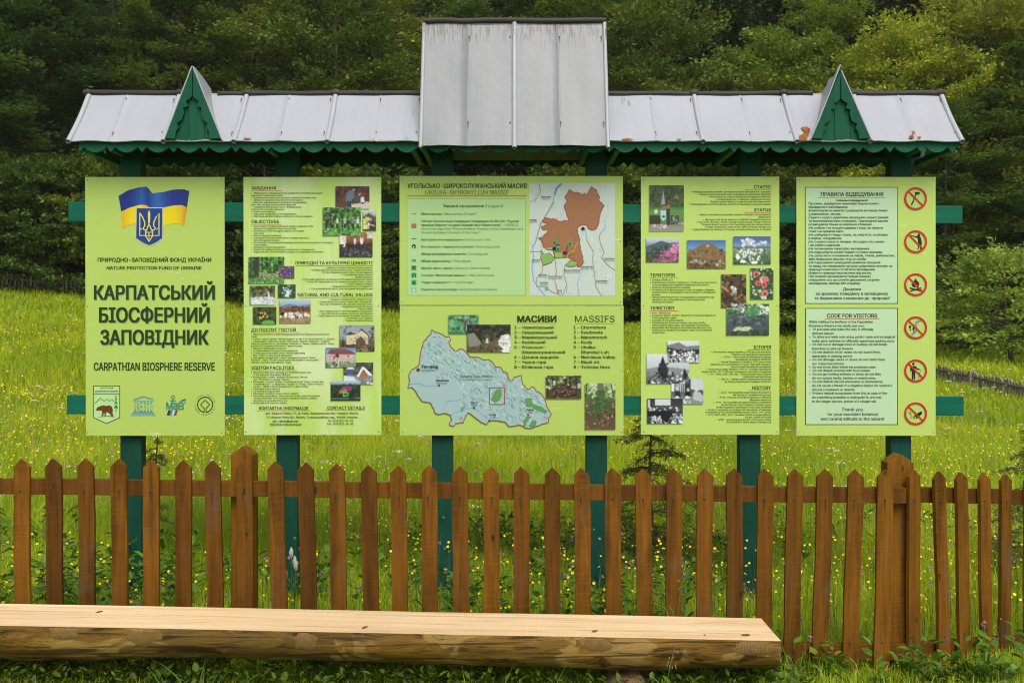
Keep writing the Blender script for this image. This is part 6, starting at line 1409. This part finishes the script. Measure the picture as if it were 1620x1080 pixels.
# apple tree and far fences
v, q, tk = make_tree('apple', L_APPLE, 11, 3.0, 1.75, .55, 46, 8, 26, .12, 'round', .18, .6, .09, .4)
xa, ya = X(1603, 27), 27; e = empty('apple_tree', (xa, ya, float(ground(xa, ya))-.05), 'small round apple tree on the lawn behind the low grey fence at the right', 'tree')
for o in (np_mesh('crown', v, [(q, 0)], L_APPLE), tk.build('trunk', M_trunk)): o.parent = e
v, q, tk = make_tree('bush', L_APPLE, 12, 2.6, 1.5, .15, 36, 7, 26, .12, 'round', .2, .6, .04, .4)
xb, yb = X(1525, 30), 30; e = empty('garden_bush', (xb, yb, float(ground(xb, yb))-.05), 'leafy grey green bush left of the apple tree beyond the right end of the stand', 'shrub')
for o in (np_mesh('foliage', v, [(q, 0)], L_APPLE), tk.build('stem', M_trunk)): o.parent = e
def far_fence(label, ax, ay, bx, by, h, step, sag, seed):
    e = empty('paling_fence', ((ax+bx)/2, (ay+by)/2, float(ground((ax+bx)/2, (ay+by)/2))), label, 'fence')
    L = math.hypot(bx-ax, by-ay); n = int(L/step); r = random.Random(seed); d = ((bx-ax)/L, (by-ay)/L); proto = None
    n = min(n, 95)
    for i in range(n):
        t = i/n; x, y = ax+(bx-ax)*t, ay+(by-ay)*t; z = float(ground(x, y))
        if proto is None:
            m = MB(); m.prism([(-.035, -.25), (.035, -.25), (.034, h-.04), (0, h), (-.034, h-.04)], -.01, .01); proto = m.build('picket', M_greywood); o = proto
        else: o = proto.copy(); COL.objects.link(o)
        o.parent = e; o.matrix_parent_inverse = Matrix.Translation(-Vector(e.location)); o.location = (x, y, z); o.rotation_euler = (0, r.uniform(-.05, .05), math.atan2(d[1], d[0])); o.scale = (1, 1, r.uniform(.92, 1.06))
    m0 = None
    k = max(2, int(L/2.2))
    for i in range(k+1):
        t = i/k; x, y = ax+(bx-ax)*t, ay+(by-ay)*t
        m = MB(); z = float(ground(x, y)); m.box(x-.06, x+.06, y+.04, y+.15, z-.3, z+h*1.02); m.build('fence_post', M_greywood, e)
    for hz in (.3, .78):
        m = MB(); m.tube([(ax+(bx-ax)*j/12, ay+(by-ay)*j/12+.03, float(ground(ax+(bx-ax)*j/12, ay+(by-ay)*j/12))+h*hz) for j in range(13)], .03, 5); m.build('fence_rail', M_greywood, e)
far_fence('weathered grey paling fence at the foot of the dark forest on the left', X(-40, 33), 33, X(150, 33), 33, .62, .125, 0, 3)
far_fence('low grey paling fence running down across the meadow in front of the apple tree', X(1430, 23.2), 23.2, X(1690, 17.2), 17.2, .43, .10, 0, 4)

M_twig = flat_mat('brown_twig', (.12, .088, .045), .8)
# young spruces near the stand
def sapling(label, x, y, h, R, seed, nwh=9, dens=1., sparse_top=True):
    r = np.random.default_rng(seed); z = float(ground(x, y))
    e = empty('young_spruce', (x, y, z), label, 'tree'); tk = MB()
    tk.tube([(x+.01*sin(k), y, z-.05+(h+.05)*k/8) for k in range(9)], list(np.linspace(.016, .004, 9)), 6)
    C, A = [], []
    for i in range(nwh):
        t = (i+.4)/nwh; zz = z+h*(.10+.88*t); w = R*(1-t)**.75*r.uniform(.8, 1.1)+.05
        nbr = r.integers(5, 8)
        for k in range(nbr):
            az = 2*pi*k/nbr+r.uniform(-.3, .3); up = r.uniform(-.12, .42); zb = zz+r.uniform(-.5, .5)*h/nwh; w2 = w*r.uniform(.6, 1.12)
            P = [np.array([x+cos(az)*w2*u, y+sin(az)*w2*u, zb+w2*(up*u-.42*u*u)]) for u in np.linspace(0, 1, 6)]
            tk.tube(P, [.0045, .004, .0035, .003, .002, .001], 4, cap=False)
            tw = [(P[0], P[-1])]
            for u in np.arange(.25, 1, .16):
                c = P[0]*(1-u)+P[-1]*u+np.array([0, 0, w2*.42*(u-u*u)])
                for sg in (-1, 1):
                    a2 = az+sg*r.uniform(.5, 1.1); d = np.array([cos(a2), sin(a2), r.uniform(-.7, -.05)]); tw.append((c, c+d*w*r.uniform(.28, .5)*(1.1-u*.6)))
            for a, b in tw:
                L = np.linalg.norm(b-a); n = max(6, int(L*260*dens)); d = (b-a)/max(L, 1e-6)
                s = r.random(n); rd = unit(np.cross(np.tile(d, (n, 1)), r.normal(0, 1, (n, 3))))
                C.append(a+(b-a)*s[:, None]+rd*.005); A.append(unit(d*.8+rd))
    C, A = np.concatenate(C), np.concatenate(A); n = len(C)
    B = unit(np.cross(A, r.normal(0, 1, (n, 3)))); L = r.uniform(.014, .026, n)
    v, q = leaf_quads(C+A*(L*.4)[:, None], A, B, L, np.full(n, .0055))
    f = np_mesh('needles', v, [(q, 0)], L_SAPL, e); s = tk.build('stem', M_twig, e)
sapling('young dark spruce growing behind the fence between the two right hand posts', X(1030, 7.4), 7.4, 1.26, .50, 5, 9, .8)
sapling('thin young spruce stem behind the fence below the title board', X(247, 7.7), 7.7, .95, .13, 6, 6, .5)
sapling('young spruce cut by the right edge of the photo behind the fence', X(1642, 6.9), 6.9, 1.15, .50, 8, 9)

# meadow
def grass_mat(name, cols, tr=.45):
    m = NT(name, .5, .3); g = m.n('NewGeometry')
    c = m.ramp(g.outputs['Random Per Island'], [(i/(len(cols)-1), q) for i, q in enumerate(cols)])
    v = m.noise(m.coords((.55, .55, .55), src='Object'), 1, 4, .6)
    c = m.mix(1., c, m.ramp(v, [(.32, (.70, .80, .75)), (.5, (1, 1, 1)), (.7, (1.30, 1.14, .95))]), 'MULTIPLY'); m.color(c)
    t = m.n('BsdfTranslucent'); m.l(c, t.inputs[0]); mx = m.n('MixShader'); mx.inputs[0].default_value = tr
    m.l(m.b.outputs[0], mx.inputs[1]); m.l(t.outputs[0], mx.inputs[2]); m.l(mx.outputs[0], m.t.nodes['Material Output'].inputs[0]); return m.mat
G_NEAR = grass_mat('meadow_grass', [(0.242, 0.387, 0.010), (0.341, 0.488, 0.012), (0.440, 0.551, 0.015), (0.506, 0.572, 0.025), (0.286, 0.435, 0.011), (0.572, 0.530, 0.100)])
G_FAR = grass_mat('far_grass', [(0.262, 0.370, 0.011), (0.353, 0.459, 0.013), (0.445, 0.521, 0.017), (0.308, 0.420, 0.012)])
def scatter(n, y0, y1, r, margin=.55, power=1.):
    y = np.sqrt(r.random(n)*(y1*y1-y0*y0)+y0*y0); x = (r.random(n)*2-1)*(y*.53+margin); return x, y
def blades(x, y, h, wd, r, lean=.45, nseg=2):
    n = len(x); z = ground(x, y)-.01; az = r.random(n)*2*pi; ln = np.abs(r.normal(0, lean, n))
    d = np.stack([np.cos(az), np.sin(az), np.zeros(n)], 1); f = r.random(n)*2*pi; s = np.stack([np.cos(f), np.sin(f)*.5, np.zeros(n)], 1)
    p = np.stack([x, y, z], 1); up = np.array([0, 0, 1.])
    m = p+up*(h*.55)[:, None]+d*(h*ln*.25)[:, None]; t = p+up*(h*(1-.25*np.minimum(ln, 1.5)**2))[:, None]+d*(h*ln*.9)[:, None]
    w_ = wd[:, None]
    v = np.stack([p-s*w_*.5, p+s*w_*.5, m+s*w_*.42, m-s*w_*.42, t], 1).reshape(-1, 3)
    i = np.arange(n)[:, None]*5
    return v, i+np.array([[0, 1, 2, 3]]), i+np.array([[3, 2, 4]])
def patchy(x, y, sc, seed):
    return .5+.5*np.sin(x*sc+seed+1.3*np.sin(y*sc*.8+seed*2))*np.sin(y*sc*1.1+seed*3+1.1*np.sin(x*sc*.7))
def grow(name, specs, mat, label, cat):
    r = np.random.default_rng(33); V, Q, Tr, n0 = [], [], [], 0
    for (n, y0, y1, h0, h1, w0, w1, lean) in specs:
        x, y = scatter(n, y0, y1, r)
        h = r.uniform(h0, h1, n)*(.65+.7*patchy(x, y, 1.3, 2.))
        near = (y < 5.35); h = np.where(near, h*np.where(x > 1.15, .42, .62), h)
        h = np.where(near, h, h*np.clip((y-5.1)/1.9, .42, 1))
        k = ~((np.abs(y-4.73) < .26) & (x < 1.25)); h = np.where(k, h, np.minimum(h, .13))
        v, q, t = blades(x, y, h, r.uniform(w0, w1, n), r, lean); V.append(v); Q.append(q+n0); Tr.append(t+n0); n0 += len(v)
    o = np_mesh(name, np.concatenate(V), [(np.concatenate(Q), 0), (np.concatenate(Tr), 0)], mat)
    tag(o, label, cat, kind='stuff'); return o
grow('meadow_grass', [(13000, 4.55, 5.4, .14, .42, .003, .009, .8), (500, 4.1, 4.6, .14, .5, .003, .007, .6), (100000, 5.3, 8.5, .10, .30, .003, .0075, .6), (95000, 8.5, 14, .18, .40, .006, .012, .6)], G_NEAR, 'tall fresh green meadow grass around the fence and the stand', 'grass')
grow('far_meadow_grass', [(80000, 14, 24, .16, .34, .012, .030, .5), (60000, 24, 37, .14, .30, .03, .07, .5)], G_FAR, 'shorter grass of the meadow running back to the forest', 'grass')
# broad leaved herbs between the grass
def herbs(name='meadow_herbs', label='broad leaved herbs growing low among the meadow grass', mat=L_HERB, under=False):
    r = np.random.default_rng(9); C, A, B, L = [], [], [], []
    x, y = scatter(1500, 4.9, 8.5, r); k = patchy(x, y, 1.1, 5.) > .38; x, y = x[k], y[k]
    ex = np.concatenate([r.uniform(1.25, 2.9, 22), r.uniform(-3, 1.2, 70), r.uniform(-2.9, -1.9, 60)]); ey = np.concatenate([r.uniform(4.95, 5.14, 22), r.uniform(4.98, 5.2, 70), r.uniform(5.6, 6.8, 60)])
    eh = np.concatenate([np.full(len(x), 1.), np.full(92, .38), np.full(60, 1.9)]); x = np.concatenate([x, ex]); y = np.concatenate([y, ey])
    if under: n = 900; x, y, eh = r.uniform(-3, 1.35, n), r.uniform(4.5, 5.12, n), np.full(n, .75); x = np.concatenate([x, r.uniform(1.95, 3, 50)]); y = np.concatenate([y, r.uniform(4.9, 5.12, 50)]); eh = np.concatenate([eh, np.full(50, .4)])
    for xi, yi, hh in zip(x, y, eh):
        n = r.integers(5, 11); z = float(ground(xi, yi))
        for k in range(n):
            az = r.random()*2*pi; el = r.uniform(.1, .9); l = r.uniform(.028, .085)*(.62 if under else 1)
            d = np.array([cos(az)*cos(el), sin(az)*cos(el), sin(el)]); st = r.uniform(.03, .22)*hh
            C.append(np.array([xi, yi, z+st])+d*l*.7); A.append(d); L.append(l)
    C, A, L = np.array(C), np.array(A), np.array(L); s = unit(np.cross(A, np.array([0, 0, 1.]))+.2*r.normal(0, 1, A.shape)); U = np.cross(s, A)
    a = A*L[:, None]; b = s*(L*r.uniform(.2, .34, len(L)))[:, None]; fold = U*(L*.08)[:, None]
    v = np.stack([C-a*.5, C-a*.15+b+fold, C+a*.25+b*.7+fold, C+a*.55-U*(L*.1)[:, None], C+a*.25-b*.7+fold, C-a*.15-b+fold], 1).reshape(-1, 3)
    i = np.arange(len(L))[:, None]*6; q = np.concatenate([i+np.array([[0, 1, 2, 3]]), i+np.array([[0, 3, 4, 5]])])
    o = np_mesh(name, v, [(q, 0)], mat); tag(o, label, 'herbs', kind='stuff')
herbs()
herbs('shade_herbs', 'broad leaved ground cover with shade painted into its dark leaf colour, under the log bench and along the fence foot', leaf_mat('dark_herb_leaf', [(.045, .085, .008), (.075, .13, .012), (.115, .18, .016)], .25, .45), True)  # leaf colour darkened to paint the shade below the bench
M_yel = flat_mat('yellow_petal', (.78, .56, .015), .5); M_pink = NT('pink_clover', .7, .2); _g = M_pink.n('NewGeometry')
M_pink.color(M_pink.ramp(_g.outputs['Random Per Island'], [(0, (.34, .11, .26)), (.5, (.50, .22, .40)), (1, (.62, .40, .55))])); M_pink = M_pink.mat
M_white = flat_mat('white_umbel', (.62, .62, .50), .7); M_stem = flat_mat('flower_stem', (.09, .15, .03), .6)
def stems(x, y, h, r, wd=.003):
    return blades(x, y, h, np.full(len(x), wd), r, .12)
def flowers(name, n_specs, kind, label, mat, seed):
    r = np.random.default_rng(seed); xs, ys, hs_, ss = [], [], [], []
    for (n, y0, y1, h0, h1, s0, s1, thr) in n_specs:
        x, y = scatter(n, y0, y1, r); k = patchy(x, y, .75, seed) + .35*r.random(n) > thr; x, y = x[k], y[k]
        xs.append(x); ys.append(y); hs_.append(r.uniform(h0, h1, len(x))); ss.append(r.uniform(s0, s1, len(x)))
    x, y, h, s = map(np.concatenate, (xs, ys, hs_, ss)); n = len(x)
    sv, sq, stt = stems(x, y, h, r, .003); tip = sv.reshape(-1, 5, 3)[:, 4]
    V, Q, n0 = [sv], [], len(sv); T3 = [stt]
    if kind == 'cup':           # five petals
        tl = unit(np.array([0, -.55, .8])+.35*r.normal(0, 1, (n, 3))); a0 = unit(np.cross(tl, r.normal(0, 1, (n, 3)))); b0 = np.cross(tl, a0)
        for k in range(5):
            t = 2*pi*k/5; d = a0*cos(t)+b0*sin(t); e = -a0*sin(t)+b0*cos(t); S = s[:, None]
            v = np.stack([tip, tip+d*S*.55+e*S*.42+tl*S*.12, tip+d*S*1.0+tl*S*.3, tip+d*S*.55-e*S*.42+tl*S*.12], 1).reshape(-1, 3)
            V.append(v); Q.append(np.arange(len(v)).reshape(-1, 4)+n0); n0 += len(v)
    elif kind == 'ball':        # clover head: a tuft of florets
        for k in range(22):
            d = unit(r.normal(0, 1, (n, 3))+np.array([0, 0, .4])); S = s[:, None]; c = tip+d*S*.55
            sdv = unit(np.cross(d, r.normal(0, 1, (n, 3)))); v = np.stack([c-d*S*.5, c+sdv*S*.2, c+d*S*.5, c-sdv*S*.2], 1).reshape(-1, 3)
            V.append(v); Q.append(np.arange(len(v)).reshape(-1, 4)+n0); n0 += len(v)
    else:                       # flat umbel of many small heads
        for k in range(30):
            rad = np.sqrt(r.random(n)); t = r.random(n)*2*pi; S = s
            c = tip+np.stack([np.cos(t)*rad*S, np.sin(t)*rad*S, .10*S-.22*S*rad**2+.05*S*r.normal(0, 1, n)], 1); f = (S*.16)[:, None]
            u = unit(r.normal(0, 1, (n, 3))*np.array([1, 1, .4])); w_ = unit(np.cross(u, r.normal(0, 1, (n, 3))))
            v = np.stack([c-u*f, c+w_*f, c+u*f, c-w_*f], 1).reshape(-1, 3); V.append(v); Q.append(np.arange(len(v)).reshape(-1, 4)+n0); n0 += len(v)
    o = np_mesh(name, np.concatenate(V), [(sq, 1), (stt, 1), (np.concatenate(Q), 0)], [mat, M_stem]); tag(o, label, 'flowers', kind='stuff')
flowers('buttercups', [(2400, 5.4, 8, .14, .44, .007, .011, .50), (4600, 8, 14, .26, .50, .0075, .0115, .60), (3800, 14, 23, .22, .38, .011, .017, .70), (900, 23, 32, .2, .3, .012, .02, .9)], 'cup', 'yellow buttercups scattered through the meadow', M_yel, 4)
flowers('clover_flowers', [(420, 5.3, 9, .15, .45, .010, .015, .45), (900, 9, 16, .3, .5, .013, .02, .5), (450, 16, 24, .28, .4, .015, .024, .6)], 'ball', 'pink clover heads dotted through the meadow', M_pink, 8)
flowers('white_umbels', [(26, 6.6, 9, .35, .6, .03, .045, .4), (150, 9, 15, .4, .6, .03, .045, .55), (130, 15, 26, .3, .45, .04, .06, .6)], 'umbel', 'flat white umbel flowers standing in the meadow grass', M_white, 15)
M_seed = flat_mat('seed_head', (.36, .30, .15), .8)
flowers('grass_seed_heads', [(700, 5.35, 9, .25, .55, .007, .011, .45), (2200, 9, 16, .32, .55, .008, .013, .5)], 'ball', 'brownish seed heads standing above the meadow grass', M_seed, 23)
# single plants one can point to
def spikes(label, x, y, hts, seed, col=(.55, .50, .44)):
    r = random.Random(seed); z = float(ground(x, y)); e = empty('plantain_plant', (x, y, z), label, 'plant'); mt = flat_mat('plantain_head', col, .8)
    for h in hts:
        dx, dy = r.uniform(-.05, .05), r.uniform(-.02, .02); m = MB()
        m.tube([(x+dx*.5, y+dy, z), (x+dx*.8, y+dy, z+h*.5), (x+dx, y+dy, z+h)], .0022, 5); m.build('stem', M_stem, e)
        m = MB(); L = .06; n = 11
        m.tube([(x+dx+.001*sin(i), y+dy, z+h-.01+L*i/n) for i in range(n+1)], [.004+.0085*sin(pi*min(1, (i+.6)/n))*(1+.15*(-1)**i) for i in range(n)]+[.003], 9); m.build('flower_spike', mt, e)
spikes('tall plantain with four pale flower spikes in front of the second green post', X(461, 5.75), 5.75, (.31, .36, .43, .38), 1)
def stalk(label, x, y, h, seed, grain=True):
    r = random.Random(seed); z = float(ground(x, y)); e = empty('grass_stalk', (x, y, z), label, 'plant'); m = MB()
    P = [(x+.05*t*t, y, z+h*t) for t in (0, .3, .6, .85, 1)]; m.tube(P, [.003, .0026, .002, .0016, .001], 5); m.build('stem', M_stem, e)
    mt = flat_mat('dry_grass_head', (.22, .20, .08), .8)
    m = MB()
    for k in range(18):
        t = r.uniform(.72, 1.0); c = Vector((x+.05*t*t+r.gauss(0, .012), y+r.gauss(0, .008), z+h*t)); d = Vector((r.uniform(-.6, .6), r.uniform(-.3, .3), 1)).normalized()*.008; s = d.cross(Vector((0, 1, 0))).normalized()*.0022
        m.add([c-d, c+s, c+d, c-s], [(0, 1, 2, 3)])
    m.build('seed_head', mt, e)
    m = MB()
    for k in range(4):
        a = r.uniform(-1, 1); l = h*r.uniform(.4, .75); s = Vector((.004, .001, 0)); b = Vector((x+r.uniform(-.01, .01), y, z+h*r.uniform(.05, .35)))
        p = [b, b+Vector((a*l*.25, 0, l*.5)), b+Vector((a*l*.6, 0, l*.62)), b+Vector((a*l*.9, 0, l*.45))]
        for i in range(3):
            w0, w1 = (1, .85, .5, .05)[i], (1, .85, .5, .05)[i+1]; m.add([p[i]-s*w0, p[i]+s*w0, p[i+1]+s*w1, p[i+1]-s*w1], [(0, 1, 2, 3)])
    m.build('blade', M_blade, e)
M_blade = leaf_mat('single_blade', [(.10, .20, .03), (.14, .26, .04)], .3, .45, 0)
stalk('seeding grass stalk standing in front of the log bench', X(1050, 4.42), 4.42, .36, 3)
stalk('dry brown grass head leaning on a fence slat', X(1068, 5.16), 5.16, .56, 5)
def tuft(label, x, y, hs, seed):
    r = random.Random(seed); z = float(ground(x, y)); e = empty('grass_tuft', (x, y, z), label, 'plant')
    for h in hs:
        m = MB(); a = r.uniform(-1, 1); s = Vector((.0055, .002, 0)); b = Vector((x+r.uniform(-.03, .03), y, z)); n = 6; P = []
        for i in range(n+1):
            t = i/n; P.append(b+Vector((a*h*.45*t**2.2, -.05*t*t, h*(t-.22*abs(a)*t**3))))
        for i in range(n):
            w0, w1 = 1-.9*(i/n)**2, 1-.9*((i+1)/n)**2; m.add([P[i]-s*w0, P[i]+s*w0, P[i+1]+s*w1, P[i+1]-s*w1], [(0, 1, 2, 3)])
        m.build('blade', M_blade, e)
tuft('long curved grass blades in front of the log bench left of centre', X(316, 4.3), 4.3, (.37, .40, .34, .36, .30, .26), 2)
tuft('single bent grass blades under the log bench near the left', X(275, 4.35), 4.35, (.31, .27, .25), 4)

def clover(label, x, y, seed, nl=26, heads=((.0, .30), (.06, .22))):
    r = random.Random(seed); z = float(ground(x, y)); e = empty('clover_plant', (x, y, z), label, 'plant'); m = MB()
    for k in range(nl):
        a, el = r.uniform(0, 6.28), r.uniform(.2, 1.1); h = r.uniform(.05, .26); l = r.uniform(.04, .075); c = Vector((x+r.gauss(0, .10), y+r.gauss(0, .05), z+h)); d = Vector((cos(a)*cos(el), sin(a)*cos(el), sin(el)*.8)).normalized(); s = d.cross(Vector((0, 0, 1))).normalized()*l*.3
        m.add([c-d*l*.5, c-d*l*.1+s, c+d*l*.3+s*.7, c+d*l*.6, c+d*l*.3-s*.7, c-d*l*.1-s], [(0, 1, 2, 3), (0, 3, 4, 5)]); m.tube([(c.x*.5+x*.5, c.y, z), tuple(c-d*l*.5)], .0018, 4, 0, True, False)
    m.build('leaves', L_HERB, e)
    for dx, h in heads:
        m = MB(); m.tube([(x+dx*.6, y, z), (x+dx, y, z+h)], .002, 5); m.build('stem', M_stem, e)
        m = MB()
        for k in range(40):
            d = Vector((r.gauss(0, 1), r.gauss(0, 1), r.gauss(.4, 1))).normalized(); c = Vector((x+dx, y, z+h))+d*.009; s = d.cross(Vector((r.random(), r.random(), r.random()))).normalized()*.0025
            m.add([c-d*.006, c+s, c+d*.008, c-s], [(0, 1, 2, 3)])
        m.build('flower_head', M_pink, e)
clover('leafy clover with pink heads in the bottom right corner before the fence', X(1557, 5.02), 5.02, 3, 34)
clover('low clover with one pink head beside the right end of the log bench', X(1275, 5.08), 5.08, 9, 16, ((.02, .2),))

# ------------------------------------------------------------------ thin summer haze
m = MB(); m.box(-290, 290, -66, 312, -2.5, 160)
M_air = bpy.data.materials.new('haze_air'); M_air.use_nodes = True; t_ = M_air.node_tree; t_.nodes.clear()
o_ = t_.nodes.new('ShaderNodeOutputMaterial'); p_ = t_.nodes.new('ShaderNodeVolumePrincipled')
p_.inputs['Color'].default_value = (.93, .92, .84, 1); p_.inputs['Density'].default_value = .0003
t_.links.new(p_.outputs[0], o_.inputs['Volume']); tag(m.build('haze', M_air), kind='stuff')
